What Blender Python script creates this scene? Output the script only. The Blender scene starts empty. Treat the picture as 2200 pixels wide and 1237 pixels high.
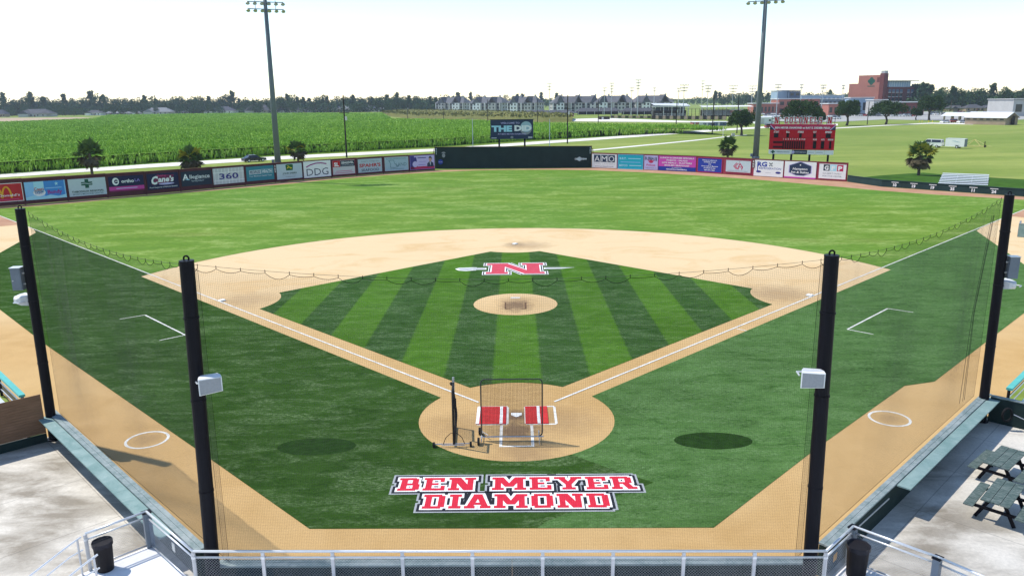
import bpy, bmesh, math, random
from mathutils import Vector, Matrix
R = math.radians
random.seed(7)
sc = bpy.context.scene
col = sc.collection

# ------------------------------------------------------------------ camera
CAM = Vector((-0.0066, -29.297, 12.543)); YAW, PITCH, ROLL, FOC = -0.0042895, 0.2387027, -0.0098251, 1659.2
W0, H0 = 2200.0, 1237.0
_f = Vector((math.sin(YAW)*math.cos(PITCH), math.cos(YAW)*math.cos(PITCH), -math.sin(PITCH)))
_r0 = Vector((math.cos(YAW), -math.sin(YAW), 0)); _u0 = _r0.cross(_f)
_r = _r0*math.cos(ROLL) + _u0*math.sin(ROLL); _u = -_r0*math.sin(ROLL) + _u0*math.cos(ROLL)
cd = bpy.data.cameras.new('camera'); cam = bpy.data.objects.new('camera', cd); col.objects.link(cam)
m = Matrix.Identity(4)
for i in range(3): m[i][0], m[i][1], m[i][2], m[i][3] = _r[i], _u[i], -_f[i], CAM[i]
cam.matrix_world = m
cd.sensor_width = 36; cd.lens = FOC/W0*36; cd.clip_start = .1; cd.clip_end = 20000
sc.camera = cam
# ------------------------------------------------------------------ sky, sun, exposure
SUN = Vector((-.58, .245, 1.0)).normalized()          # towards the sun
wd = bpy.data.worlds.new('World'); sc.world = wd; wd.use_nodes = True
nt = wd.node_tree; bg = nt.nodes['Background']
sky = nt.nodes.new('ShaderNodeTexSky'); sky.sky_type = 'NISHITA'; sky.sun_disc = False
sky.sun_elevation = math.asin(SUN.z); sky.sun_rotation = math.atan2(SUN.x, SUN.y)
sky.air_density = 1.0; sky.dust_density = 0.0; sky.ozone_density = 1.0
nt.links.new(sky.outputs[0], bg.inputs[0]); bg.inputs[1].default_value = .15
sl = bpy.data.lights.new('sun', 'SUN'); so = bpy.data.objects.new('sun', sl); col.objects.link(so)
sl.energy = 3.5; sl.angle = R(.55); sl.color = (1, .95, .86)
so.rotation_euler = (-SUN).to_track_quat('-Z', 'Y').to_euler()
so.location = (-60, 20, 120)
sc.view_settings.view_transform = 'Standard'; sc.view_settings.look = 'None'
sc.view_settings.exposure = 0.52; sc.view_settings.gamma = 1.0

# ------------------------------------------------------------------ pixel -> place (a pixel gives a direction, the ground the distance)
def ray(px, py): return _f + _r*((px-W0/2)/FOC) - _u*((py-H0/2)/FOC)
def gp(px, py, z=0.0):
    d = ray(px, py); t = (z-CAM.z)/d.z
    p = CAM + d*t
    return Vector((p.x, p.y, z))
def pr(P):
    d = Vector(P)-CAM; z = d.dot(_f)
    return (W0/2+FOC*d.dot(_r)/z, H0/2-FOC*d.dot(_u)/z)
def ht(P, py):                 # height of the point above P that is seen at row py
    lo, hi = -2.0, 90.0
    for _ in range(40):
        mid = (lo+hi)/2
        if pr((P[0], P[1], mid))[1] > py: lo = mid
        else: hi = mid
    return lo
def gy(px, Y):                 # ground point on the column px at depth Y
    d = ray(px, 235); t = (Y-CAM.y)/d.y
    return Vector((CAM.x+d.x*t, Y, 0))
# ------------------------------------------------------------------ materials
def lin(c):
    if isinstance(c, str):
        c = c.lstrip('#'); c = [int(c[i:i+2], 16)/255 for i in (0, 2, 4)]
        return tuple(x/12.92 if x <= .04045 else ((x+.055)/1.055)**2.4 for x in c)
    return tuple(c)
MATS = {}
def M(name, c=None, rough=.75, var=.12, scale=6.0, bump=0.0, bscale=None, metal=0.0, stretch=None, spec=.15, emit=None):
    if name in MATS: return MATS[name]
    c = lin(c)
    mt = bpy.data.materials.new(name); mt.use_nodes = True
    n = mt.node_tree.nodes; l = mt.node_tree.links
    b = n['Principled BSDF']; b.inputs['Roughness'].default_value = rough; b.inputs['Metallic'].default_value = metal
    b.inputs['Specular IOR Level'].default_value = spec
    b.inputs['Base Color'].default_value = (*c, 1)
    if var > 0:
        tc = n.new('ShaderNodeTexCoord'); src = tc.outputs['Object']
        if stretch:
            mp = n.new('ShaderNodeMapping'); mp.inputs['Scale'].default_value = stretch
            l.new(src, mp.inputs[0]); src = mp.outputs[0]
        nz = n.new('ShaderNodeTexNoise'); nz.inputs['Scale'].default_value = scale; nz.inputs['Detail'].default_value = 5
        nz.inputs['Roughness'].default_value = .65
        l.new(src, nz.inputs['Vector'])
        mr = n.new('ShaderNodeMapRange'); mr.inputs[1].default_value = .25; mr.inputs[2].default_value = .75
        mr.inputs[3].default_value = 1-var; mr.inputs[4].default_value = 1+var
        l.new(nz.outputs[0], mr.inputs[0])
        mx = n.new('ShaderNodeMix'); mx.data_type = 'RGBA'; mx.blend_type = 'MULTIPLY'; mx.inputs[0].default_value = 1
        mx.inputs[6].default_value = (*c, 1); l.new(mr.outputs[0], mx.inputs[7]); l.new(mx.outputs[2], b.inputs['Base Color'])
        if bump:
            nb = n.new('ShaderNodeTexNoise'); nb.inputs['Scale'].default_value = bscale or scale*4; nb.inputs['Detail'].default_value = 4
            l.new(src, nb.inputs['Vector'])
            bp = n.new('ShaderNodeBump'); bp.inputs['Strength'].default_value = bump; bp.inputs['Distance'].default_value = .02
            l.new(nb.outputs[0], bp.inputs['Height']); l.new(bp.outputs[0], b.inputs['Normal'])
    if emit: b.inputs['Emission Color'].default_value = (*lin(emit), 1); b.inputs['Emission Strength'].default_value = 1
    MATS[name] = mt
    return mt

class Nodes:
    """small helper to write node materials"""
    def __init__(s, name, rough=.85, spec=.2):
        s.mt = bpy.data.materials.new(name); s.mt.use_nodes = True; MATS[name] = s.mt
        s.n = s.mt.node_tree.nodes; s.l = s.mt.node_tree.links; s.b = s.n['Principled BSDF']
        s.b.inputs['Roughness'].default_value = rough; s.b.inputs['Specular IOR Level'].default_value = spec
        s.tc = s.n.new('ShaderNodeTexCoord').outputs['Object']
    def noise(s, scale, detail=4, rough=.6, stretch=None, rot=0, dist=0):
        src = s.tc
        if stretch or rot:
            mp = s.n.new('ShaderNodeMapping'); mp.inputs['Scale'].default_value = stretch or (1, 1, 1)
            mp.inputs['Rotation'].default_value = (0, 0, rot)
            s.l.new(src, mp.inputs[0]); src = mp.outputs[0]
        z = s.n.new('ShaderNodeTexNoise'); z.inputs['Scale'].default_value = scale; z.inputs['Detail'].default_value = detail
        z.inputs['Roughness'].default_value = rough; z.inputs['Distortion'].default_value = dist
        s.l.new(src, z.inputs['Vector']); return z.outputs[0]
    def rng(s, v, a, b, c=0.0, d=1.0):
        r = s.n.new('ShaderNodeMapRange'); s.l.new(v, r.inputs[0])
        for i, x in enumerate((a, b, c, d)): r.inputs[i+1].default_value = x
        return r.outputs[0]
    def mix(s, f, a, b, mode='MIX'):
        x = s.n.new('ShaderNodeMix'); x.data_type = 'RGBA'; x.blend_type = mode
        for v, i in ((f, 0), (a, 6), (b, 7)):
            if hasattr(v, 'links'): s.l.new(v, x.inputs[i])
            elif i == 0: x.inputs[0].default_value = v
            else: x.inputs[i].default_value = (*lin(v), 1)
        return x.outputs[2]
    def math(s, op, a, b=0.0):
        x = s.n.new('ShaderNodeMath'); x.operation = op
        for v, i in ((a, 0), (b, 1)):
            if hasattr(v, 'links'): s.l.new(v, x.inputs[i])
            else: x.inputs[i].default_value = v
        return x.outputs[0]
    def xyz(s):
        x = s.n.new('ShaderNodeSeparateXYZ'); s.l.new(s.tc, x.inputs[0]); return x.outputs
    def out(s, c, bump=None, strength=.3, dist=.02):
        s.l.new(c, s.b.inputs['Base Color'])
        if bump is not None:
            bp = s.n.new('ShaderNodeBump'); bp.inputs['Strength'].default_value = strength; bp.inputs['Distance'].default_value = dist
            s.l.new(bump, bp.inputs['Height']); s.l.new(bp.outputs[0], s.b.inputs['Normal'])
        return s.mt
# ------------------------------------------------------------------ mesh helpers
class MB:
    def __init__(s): s.v = []; s.f = []; s.mi = []; s.k = 0
    def add(s, vs, fs, mi=None):
        o = len(s.v); s.v += [tuple(v) for v in vs]; s.f += [tuple(i+o for i in f) for f in fs]
        s.mi += [s.k if mi is None else mi]*len(fs); return s
    def box(s, c, sz, rz=0.0, mat=None):
        x, y, z = (q/2 for q in sz)
        vs = [Vector((a*x, b*y, d*z)) for d in (-1, 1) for b in (-1, 1) for a in (-1, 1)]
        if mat is not None: vs = [mat @ v for v in vs]
        elif rz:
            cs, sn = math.cos(rz), math.sin(rz); vs = [Vector((v.x*cs-v.y*sn, v.x*sn+v.y*cs, v.z)) for v in vs]
        c = Vector(c)
        return s.add([v+c for v in vs], [(0, 2, 3, 1), (4, 5, 7, 6), (0, 1, 5, 4), (2, 6, 7, 3), (0, 4, 6, 2), (1, 3, 7, 5)])
    def beam(s, a, b, w, h, up=(0, 0, 1)):
        a = Vector(a); b = Vector(b); d = (b-a); L = d.length; d.normalize(); up = Vector(up)
        if abs(d.dot(up)) > .98: up = Vector((0, 1, 0))
        sx = d.cross(up).normalized(); sy = sx.cross(d)
        vs = [p + sx*(i*w/2) + sy*(j*h/2) for p in (a, b) for j in (-1, 1) for i in (-1, 1)]
        return s.add(vs, [(0, 1, 3, 2), (4, 6, 7, 5), (0, 4, 5, 1), (2, 3, 7, 6), (0, 2, 6, 4), (1, 5, 7, 3)])
    def tube(s, pts, r, n=6, cap=True, closed=False):
        pts = [Vector(p) for p in pts]; m_ = len(pts); rr = r if isinstance(r, (list, tuple)) else [r]*m_
        o = []; ref = None
        for i, p in enumerate(pts):
            if closed: t = pts[(i+1) % m_]-pts[i-1]
            else: t = pts[min(i+1, m_-1)]-pts[max(i-1, 0)]
            t.normalize()
            if ref is None: ref = Vector((0, 0, 1)) if abs(t.z) < .9 else Vector((1, 0, 0))
            a = t.cross(ref)
            if a.length < 1e-4: a = t.cross(Vector((0, 1, 0)))
            a.normalize(); b = a.cross(t)
            ref = b
            o += [p + a*(math.cos(2*math.pi*k/n)*rr[i]) + b*(math.sin(2*math.pi*k/n)*rr[i]) for k in range(n)]
        fs = []
        for i in range(m_ if closed else m_-1):
            i2 = (i+1) % m_
            for k in range(n):
                k2 = (k+1) % n; fs.append((i*n+k, i*n+k2, i2*n+k2, i2*n+k))
        if cap and not closed: fs += [tuple(range(n))[::-1], tuple((m_-1)*n+k for k in range(n))]
        return s.add(o, fs)
    def lathe(s, prof, n=12, c=(0, 0, 0)):
        vs = [(c[0]+r*math.cos(2*math.pi*k/n), c[1]+r*math.sin(2*math.pi*k/n), c[2]+z) for r, z in prof for k in range(n)]
        fs = [(i*n+k, i*n+(k+1) % n, (i+1)*n+(k+1) % n, (i+1)*n+k) for i in range(len(prof)-1) for k in range(n)]
        fs += [tuple(range(n))[::-1], tuple((len(prof)-1)*n+k for k in range(n))]
        return s.add(vs, fs)
    def poly(s, pts, z=None):
        vs = [(p[0], p[1], z if z is not None else p[2]) for p in pts]
        return s.add(vs, [tuple(range(len(vs)))])
    def prism(s, pts, z0, z1):
        n = len(pts); vs = [(p[0], p[1], z0) for p in pts]+[(p[0], p[1], z1) for p in pts]
        return s.add(vs, [tuple(range(n))[::-1], tuple(range(n, 2*n))]+[(i, (i+1) % n, n+(i+1) % n, n+i) for i in range(n)])
    def build(s, name, mat, parent=None, loc=None, smooth=False, world=False, label=None):
        me = bpy.data.meshes.new(name)
        vs = s.v
        if world and parent is not None:
            inv = parent.matrix_basis.inverted(); vs = [tuple(inv @ Vector(v)) for v in vs]
        me.from_pydata(vs, [], s.f)
        for mm in (mat if isinstance(mat, (list, tuple)) else [mat]): me.materials.append(mm)
        if any(s.mi): me.polygons.foreach_set('material_index', s.mi)
        if smooth: me.polygons.foreach_set('use_smooth', [True]*len(me.polygons))
        me.update()
        o = bpy.data.objects.new(name, me); col.objects.link(o)
        if parent is not None: o.parent = parent
        if loc: o.location = loc
        if label: o['label'] = label
        return o
def thing(name, label, cat, loc=(0, 0, 0), rz=0.0, group=None):
    o = bpy.data.objects.new(name, None); col.objects.link(o); o.empty_display_size = .3
    o.location = loc; o.rotation_euler = (0, 0, rz); o['label'] = label; o['category'] = cat
    if group: o['group'] = group
    return o
def tag(o, label, cat, group=None):
    o['label'] = label; o['category'] = cat
    if group: o['group'] = group
    return o
def struct(name, mb, mat, parent=None, **k):
    o = mb.build(name, mat, parent, **k); 
    if parent is None: o['kind'] = 'structure'
    return o
def dup(root, loc, rz=None, label=None, scale=None):
    c = root.copy(); col.objects.link(c); c.location = loc
    if rz is not None: c.rotation_euler = (0, 0, rz)
    if scale is not None: c.scale = (scale,)*3 if not isinstance(scale, tuple) else scale
    if label: c['label'] = label
    def kids(src, dst):
        for ch in list(src.children):
            if ch.name == dst.name: continue
            d = ch.copy(); col.objects.link(d); d.parent = dst; kids(ch, d)
    kids(root, c)
    return c
# flat pieces of lettering --------------------------------------------------------
_tc = {}
def text_mesh(s, bold=0.0):
    key = (s, bold)
    if key in _tc: return _tc[key]
    cu = bpy.data.curves.new('t', 'FONT'); cu.body = s; cu.size = 1; cu.resolution_u = 2; cu.offset = bold
    cu.align_x = 'LEFT'
    ob = bpy.data.objects.new('t', cu); col.objects.link(ob)
    dg = bpy.context.evaluated_depsgraph_get()
    me = bpy.data.meshes.new_from_object(ob.evaluated_get(dg))
    vs = [tuple(v.co) for v in me.vertices]; fs = [tuple(p.vertices) for p in me.polygons]
    bpy.data.objects.remove(ob); bpy.data.curves.remove(cu); bpy.data.meshes.remove(me)
    if vs:
        x0 = min(v[0] for v in vs); x1 = max(v[0] for v in vs); y0 = min(v[1] for v in vs); y1 = max(v[1] for v in vs)
    else: x0 = y0 = 0; x1 = y1 = 1
    _tc[key] = (vs, fs, x0, x1, y0, y1); return _tc[key]
class Sign:
    """flat print on a board: local x to the right, z up, facing -y; layers step 4 mm forwards"""
    def __init__(s): s.g = {}
    def _mb(s, name, mat, layer):
        k = (name, mat, layer)
        if k not in s.g: s.g[k] = MB()
        return s.g[k]
    def poly(s, pts, mat, layer=1, name='print'):
        y = -.004*layer
        s._mb(name, mat, layer).add([(x, y, z) for x, z in pts], [tuple(range(len(pts)))]); return s
    def rect(s, x, z, w, h, mat, layer=1, name='print'):
        return s.poly([(x-w/2, z-h/2), (x+w/2, z-h/2), (x+w/2, z+h/2), (x-w/2, z+h/2)], mat, layer, name)
    def disc(s, x, z, rx, rz, mat, layer=1, name='print', n=28, a0=0, a1=360, slant=0):
        pts = [(x+rx*math.cos(R(a0+(a1-a0)*i/n))+slant*math.sin(R(a0+(a1-a0)*i/n)), z+rz*math.sin(R(a0+(a1-a0)*i/n))) for i in range(n+(a1-a0 < 360))]
        return s.poly(pts, mat, layer, name)
    def band(s, pts, t, mat, layer=1, name='print'):       # thick line through points
        for (xa, za), (xb, zb) in zip(pts, pts[1:]):
            dx, dz = xb-xa, zb-za; L = math.hypot(dx, dz) or 1; nx, nz = -dz/L*t/2, dx/L*t/2
            ex, ez = dx/L*t*.15, dz/L*t*.15
            s.poly([(xa-nx-ex, za-nz-ez), (xb-nx+ex, zb-nz+ez), (xb+nx+ex, zb+nz+ez), (xa+nx-ex, za+nz-ez)], mat, layer, name)
        return s
    def text(s, t, x, z, h, mat, w=None, layer=2, bold=.012, slant=0.0, name='lettering', ref='H'):
        vs, fs, x0, x1, y0, y1 = text_mesh(t, bold)
        _, _, _, _, r0, r1 = text_mesh(ref, bold)
        k = h/(r1-r0); kx = k if w is None else w/(x1-x0); y = -.004*layer
        cx = (x0+x1)/2; cy = (r0+r1)/2
        s._mb(name, mat, layer).add([(x+(v[0]-cx)*kx+slant*(v[1]-cy)*k, y, z+(v[1]-cy)*k) for v in vs], fs); return s
    def build(s, parent):
        for (name, mat, layer), mb in s.g.items(): mb.build(name, MATS[mat], parent)
# ================================================================== THE SETTING
def turf(name, a, b, hi, lo, stripe=None, patch=.75, rot=-.5, cover=.5):
    """pile colour a..b, pale brushed flecks hi gathered in streaks, darker flecks lo"""
    N = Nodes(name, rough=.95, spec=.02)
    fine = N.noise(16, 4, .8); med = N.noise(.9, 6, .7, (1, 1.8, 1), rot=rot, dist=.8); big = N.noise(.13, 3, .5)
    streak = N.rng(N.noise(.42, 7, .72, (1, 3.2, 1), rot=rot, dist=1.0), cover, cover+.16)
    fleck = N.rng(N.noise(5.5, 5, .8, (1, 1.6, 1), rot=rot), .42, .66)
    dark = N.rng(N.math('MULTIPLY', N.noise(4.2, 5, .8, (1, 1.7, 1), rot=rot+.3), N.noise(.6, 6, .7, (1, 2.5, 1), rot=rot+.2, dist=1)), .25, .36, 0, .8)
    hm = N.math('MULTIPLY', N.math('MULTIPLY', streak, fleck), patch)
    c = N.mix(N.rng(med, .3, .72), a, b)
    c = N.mix(dark, c, lo); c = N.mix(hm, c, hi)
    if stripe:
        xs = N.xyz()[0]
        fr = N.math('FRACT', N.math('ADD', N.math('MULTIPLY', xs, 1/4.56), .255+5))
        wob = N.math('ADD', fr, N.math('MULTIPLY', N.math('SUBTRACT', N.noise(3, 6, .8), .5), .07))
        st = N.math('SUBTRACT', N.rng(wob, 0.0, .03), N.rng(wob, .5, .53))
        c2 = N.mix(N.rng(med, .3, .72), stripe[0], stripe[1])
        c2 = N.mix(N.math('MULTIPLY', dark, .6), c2, b); c2 = N.mix(N.math('MULTIPLY', hm, .7), c2, stripe[2])
        c = N.mix(N.math('MULTIPLY', st, .70), c, c2)
    c = N.mix(1.0, c, N.mix(N.rng(fine, .25, .75), (.55,)*3, (1.42,)*3), 'MULTIPLY')
    c = N.mix(1.0, c, N.mix(N.rng(big, .3, .7), (.84,)*3, (1.14,)*3), 'MULTIPLY')
    return N.out(c, fine, .5, .03)
turf('infield turf', (.024, .066, .012), (.042, .098, .021), (.16, .235, .12), (.012, .040, .006), stripe=((.056, .150, .008), (.082, .190, .014), (.20, .32, .09)), patch=.8, cover=.46)
turf('foul turf left', (.021, .058, .007), (.034, .080, .012), (.16, .23, .11), (.014, .042, .005), patch=.8, rot=.75, cover=.47)
turf('foul turf right', (.052, .118, .028), (.080, .165, .046), (.16, .26, .11), (.022, .066, .010), patch=.7, rot=-.75, cover=.44)

N = Nodes('outfield grass', rough=.9, spec=.03)
fi = N.noise(2.0, 7, .78, (.6, 1.5, 1)); me_ = N.noise(.22, 6, .68, (.6, 1.5, 1), dist=.5); bg_ = N.noise(.03, 3, .5, (1, 1, 1))
c = N.mix(N.rng(me_, .32, .68), (.098, .190, .022), (.170, .265, .038))
c = N.mix(N.rng(bg_, .35, .65, 0, .55), c, (.085, .205, .032))
c = N.mix(N.rng(N.noise(.05, 4, .6, (1, 1.6, 1)), .60, .74, 0, .55), c, (.20, .22, .065))
c = N.mix(N.rng(N.math('MULTIPLY', fi, me_), .25, .36, 0, .55), c, (.30, .38, .13))
c = N.mix(N.rng(N.noise(.07, 6, .7, (.5, 2.2, 1), rot=.1), .56, .72, 0, .5), c, (.055, .15, .018))
c = N.mix(1.0, c, N.mix(N.rng(fi, .25, .75), (.72,)*3, (1.22,)*3), 'MULTIPLY')
N.out(c, fi, .4, .05)

WEAR = [(0, .1, .75, .9), (0, -1.4, 1.0, .85), (0, 16.9, 1.1, .85), (0, 17.9, 1.2, .35), (-17.6, 19.6, 2.2, .28), (17.3, 20.0, 2.6, .4), (1.2, 38.2, 2.2, .35), (0, 38.5, 1.2, .4), (1.7, -.4, 1.8, .3), (-2.2, -.8, 1.5, .25), (-14.2, -1.85, .62, .3), (14.95, -.4, .62, .3), (.3, -3.2, 1.3, .45)]
N = Nodes('infield dirt', rough=.95, spec=.08)
fi = N.noise(14, 5, .75); me_ = N.noise(.55, 6, .65, dist=.4); bg_ = N.noise(.09, 3, .5)
c = N.mix(N.rng(me_, .3, .7), (.42, .255, .095), (.52, .335, .145))
yy = N.xyz()[1]
c = N.mix(N.rng(bg_, .35, .65, 0, .6), c, (.56, .385, .185))
c = N.mix(N.rng(N.math('ADD', yy, N.math('MULTIPLY', bg_, 8)), 12, 34, 0, .8), c, (.68, .525, .325))
c = N.mix(N.rng(N.noise(.16, 6, .65, (1, 1.6, 1), dist=.8), .50, .66, 0, .6), c, (.54, .35, .155))
for wx, wy, wr, ws in WEAR:
    px = N.xyz()
    dx = N.math('SUBTRACT', px[0], wx); dy = N.math('SUBTRACT', px[1], wy)
    d = N.math('SQRT', N.math('ADD', N.math('MULTIPLY', dx, dx), N.math('MULTIPLY', dy, dy)))
    d = N.math('ADD', d, N.math('MULTIPLY', N.math('SUBTRACT', N.noise(1.6, 5, .7), .5), wr*1.4))
    c = N.mix(N.rng(d, wr*.35, wr*1.15, ws, 0), c, (.165, .105, .066))
c = N.mix(1.0, c, N.mix(N.rng(fi, .25, .75), (.86,)*3, (1.12,)*3), 'MULTIPLY')
N.out(c, fi, .3, .01)

N = Nodes('warning track', rough=.95, spec=.05)
c = N.mix(N.rng(N.noise(.4, 5, .6), .3, .7), (.36, .19, .12), (.46, .28, .18))
N.out(c)
N = Nodes('concrete', rough=.8, spec=.2)
st = N.noise(.35, 6, .6, (1, 2.2, 1), rot=-.35, dist=.5); fi = N.noise(9, 5, .7)
c = N.mix(N.rng(st, .42, .62), (.28, .245, .195), (.62, .575, .50))
c = N.mix(N.rng(N.noise(.16, 3, .5), .45, .62, 0, .7), c, (.76, .72, .65))
c = N.mix(1.0, c, N.mix(N.rng(fi, .3, .7), (.86,)*3, (1.08,)*3), 'MULTIPLY')
px_ = N.xyz(); jt = None
for sg_ in (1, -1):
    u_ = N.math('FRACT', N.math('ADD', N.math('MULTIPLY', N.math('ADD', px_[0], N.math('MULTIPLY', px_[1], sg_)), .20), 50.0))
    u_ = N.math('ADD', u_, N.math('MULTIPLY', N.math('SUBTRACT', N.noise(2.5, 4, .7), .5), .012))
    c = N.mix(N.math('MULTIPLY', N.rng(u_, .0, .006, 0, 1), N.rng(u_, .006, .012, .6, 0)), c, (.12, .11, .10))
N.out(c, fi, .15, .01)
N = Nodes('deck concrete', rough=.6, spec=.3)
c = N.mix(N.rng(N.noise(.9, 5, .6), .35, .65), (.70, .69, .70), (.82, .81, .81))
N.out(c)
N = Nodes('road concrete', rough=.85)
c = N.mix(N.rng(N.noise(.08, 5, .6, (1, 1, 1)), .35, .65), (.62, .585, .53), (.74, .71, .66))
N.out(c)
N = Nodes('lawn', rough=.9, spec=.03)
fi = N.noise(.9, 7, .75, (.4, 1.4, 1)); me_ = N.noise(.045, 5, .6, (.5, 1.6, 1)); bg_ = N.noise(.012, 4, .5)
c = N.mix(N.rng(me_, .35, .65), (.170, .235, .048), (.285, .325, .088))
c = N.mix(N.rng(bg_, .4, .62, 0, .65), c, (.135, .210, .042))
c = N.mix(N.rng(N.noise(.03, 5, .7, (.5, 2.0, 1)), .57, .72, 0, .6), c, (.36, .33, .12))
c = N.mix(1.0, c, N.mix(N.rng(fi, .25, .75), (.74,)*3, (1.2,)*3), 'MULTIPLY')
N.out(c)
M('white paint', (.80, .80, .78), .6, .08, 3); M('chalk', (.66, .65, .61), .8, .3, 2.5)
M('asphalt', (.15, .15, .15), .9, .2, .3); M('parking', (.34, .335, .32), .9, .2, .05)

# ---- ground sheet
mb = MB(); rings = [0, 60, 150, 400, 1000, 2500, 6000, 12000]; n = 40
mb.v.append((0, 100, -.03))
for rr in rings[1:]: mb.v += [(rr*math.cos(2*math.pi*k/n), 100+rr*math.sin(2*math.pi*k/n), -.03) for k in range(n)]
for k in range(n): mb.f.append((0, 1+k, 1+(k+1) % n))
for i in range(len(rings)-2):
    for k in range(n): a = 1+i*n; mb.f.append((a+k, a+n+k, a+n+(k+1) % n, a+(k+1) % n))
mb.mi = [0]*len(mb.f)
ground = struct('ground', mb, MATS['lawn'])

def arc(cx, cy, r, a0, a1, n=24): return [(cx+r*math.cos(R(a0+(a1-a0)*i/n)), cy+r*math.sin(R(a0+(a1-a0)*i/n))) for i in range(n+1)]
struct('infield_dirt', MB().poly([(-8.3, -11.55), (7.7, -11.55), (80, 60.75), (80, 62), (0, 62), (-80, 62), (-80, 60)], 0), MATS['infield dirt'])

# ---- the fence line, read off as pixel columns on flat ground
FB = [(-60, 449.5), (0, 444), (97, 437), (195, 428), (330, 417.5), (450, 406), (600, 392), (711, 382), (823, 373.3), (934, 366)]
FBR = [(1271, 361), (1382, 365.3), (1493, 370.4), (1553, 374.3), (1616, 378.5), (1681, 382.5), (1751, 386.6), (1819, 390.6)]
FBL = [(1820, 390.8), (1894, 401.5), (2013, 410), (2200, 423), (2290, 428)]
def lerp_table(tab, x):
    for (a, b), (c_, d) in zip(tab, tab[1:]):
        if x <= c_ or (c_, d) == tab[-1]: return b+(d-b)*(x-a)/(c_-a)
def fp(tab, x): return gp(x, lerp_table(tab, x))
fl = [fp(FB, x) for x in (-60, 0, 97, 195, 330, 450, 600, 711, 823, 934)]
fr = [fp(FBR, x) for x in (1271, 1382, 1493, 1553, 1616, 1681, 1751, 1819)]
fw = [fp(FBL, x) for x in (1820, 1894, 2013, 2200, 2290)]
TI = [(-80, 455), (0, 448.5), (97, 441.5), (195, 433), (300, 422.5), (450, 410.5), (630, 394.5), (711, 386), (823, 377), (935, 370), (1020, 366.5), (1100, 365), (1190, 364.8), (1271, 366), (1382, 370.5), (1493, 377), (1553, 381), (1616, 385.5), (1681, 391), (1751, 397), (1818, 403), (1894, 410), (2013, 418.5), (2200, 429.5), (2290, 436)]
ti = [gp(*q) for q in TI]
outer = fl+fr+fw
mb = MB().poly([(p.x, p.y) for p in outer]+[(80, 50), (56, 48), (48, 60), (20, 90), (-20, 90), (-45, 60), (-57, 50), (-80, 55)], .004)
struct('warning_track', mb, MATS['warning track'])
# ---- outfield grass: arc of 29.2 m about the pitching rubber, foul lines, inner edge of the track
AR = 29.2
def on_arc(off, s):   # where the line x = s*(y+off) cuts the arc
    for i in range(2000):
        a = i/2000*math.pi/2; x, y = AR*math.cos(a), 18.44+AR*math.sin(a)
        if x < y+off: return math.degrees(a)
a1 = on_arc(0.0, 1)
pts = arc(0, 18.44, AR, a1, 180-a1, 40)
L = [(p.x, p.y) for p in ti if abs(p.x) < p.y+.5]
pts = pts + [(-58.5, 58.5), (-66, 66)] + [q for q in L if -66 < q[0] < 66] + [(66, 66), (56, 56)]
struct('outfield_grass', MB().poly(pts, .010), MATS['outfield grass'])
# ---- infield turf inside the base lines
q = 27.432/math.sqrt(2)
def bl(x, y, r, a, b, n=12): return arc(x, y, r, a, b, n)
inn = 1.29   # 3 ft inside, measured along y
pts = []
r_ = 3.96
def hit(cx, cy, r, lx, ly, dx, dy):
    fx, fy = lx-cx, ly-cy; A = dx*dx+dy*dy; B = 2*(fx*dx+fy*dy); C = fx*fx+fy*fy-r*r; D = math.sqrt(B*B-4*A*C)
    return [((lx+t*dx), (ly+t*dy)) for t in ((-B-D)/2/A, (-B+D)/2/A)]
def ang(c, p): return math.degrees(math.atan2(p[1]-c[1], p[0]-c[0]))
home, b1, b2, b3 = (0, 0), (q, q), (0, 2*q), (-q, q)
h1 = hit(0, 0, r_, 0, inn, 1, 1)[1]; h3 = (-h1[0], h1[1])
f1 = hit(*b1, r_, 0, inn, 1, 1)[0]; s1 = hit(*b1, r_, 0, 2*q-inn, 1, -1)[0]
s2 = hit(*b2, r_, 0, 2*q-inn, 1, -1)[1]; s2 = hit(*b2, r_, 0, 2*q-inn, 1, -1)[1]
pts += arc(0, 0, r_, ang(home, h3), ang(home, h1), 12)
pts += arc(*b1, r_, ang(b1, f1) % 360, ang(b1, s1) % 360, 14)
pts += arc(*b2, r_, ang(b2, s2) % 360, ang(b2, (-s2[0], s2[1])) % 360, 14)
pts += [(-x, y) for x, y in arc(*b1, r_, ang(b1, f1) % 360, ang(b1, s1) % 360, 14)[::-1]]
struct('infield_turf', MB().poly(pts, .010), MATS['infield turf'])
# ---- foul-ground turf, two lays of pile that meet behind the plate
off = 1.07
hc = hit(0, 0, r_, 0, -off, 1, 1)[1]
at = on_arc(off, 1); tip = (AR*math.cos(R(at)), 18.44+AR*math.sin(R(at)))
rt = [(0.6, -8.38), (5.9, -8.42), (11.0, -3.1), (17.3, 3.15), (18.9, 3.65), (24.2, 8.95), (36.2, 20.9), (44.0, 43.6), (46, 46), (a1 and AR*math.cos(R(a1)), 18.44+AR*math.sin(R(a1))), tip]
rt += [(hc[0]+i*0, hc[1]) for i in range(1)] + arc(0, 0, r_, ang(home, hc), -60, 14) + [(3.3, -4.6), (4.6, -5.6), (0.9, -8.0)]
struct('foul_turf', MB().poly(rt, .010), MATS['foul turf right'])
lt = [(-x, y) for x, y in [(6.3, -8.32), (12.1, -2.6), (25.0, 10), (42.0, 27.3), (48.3, 47.6), (50, 50), (AR*math.cos(R(a1)), 18.44+AR*math.sin(R(a1))), tip, hc]]
lt += arc(0, 0, r_, 180-ang(home, hc), 300, 26) + [(3.3, -4.6), (4.6, -5.6), (0.9, -8.0), (0.6, -8.38)]
struct('foul_turf', MB().poly(lt, .010), MATS['foul turf left'])
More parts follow.
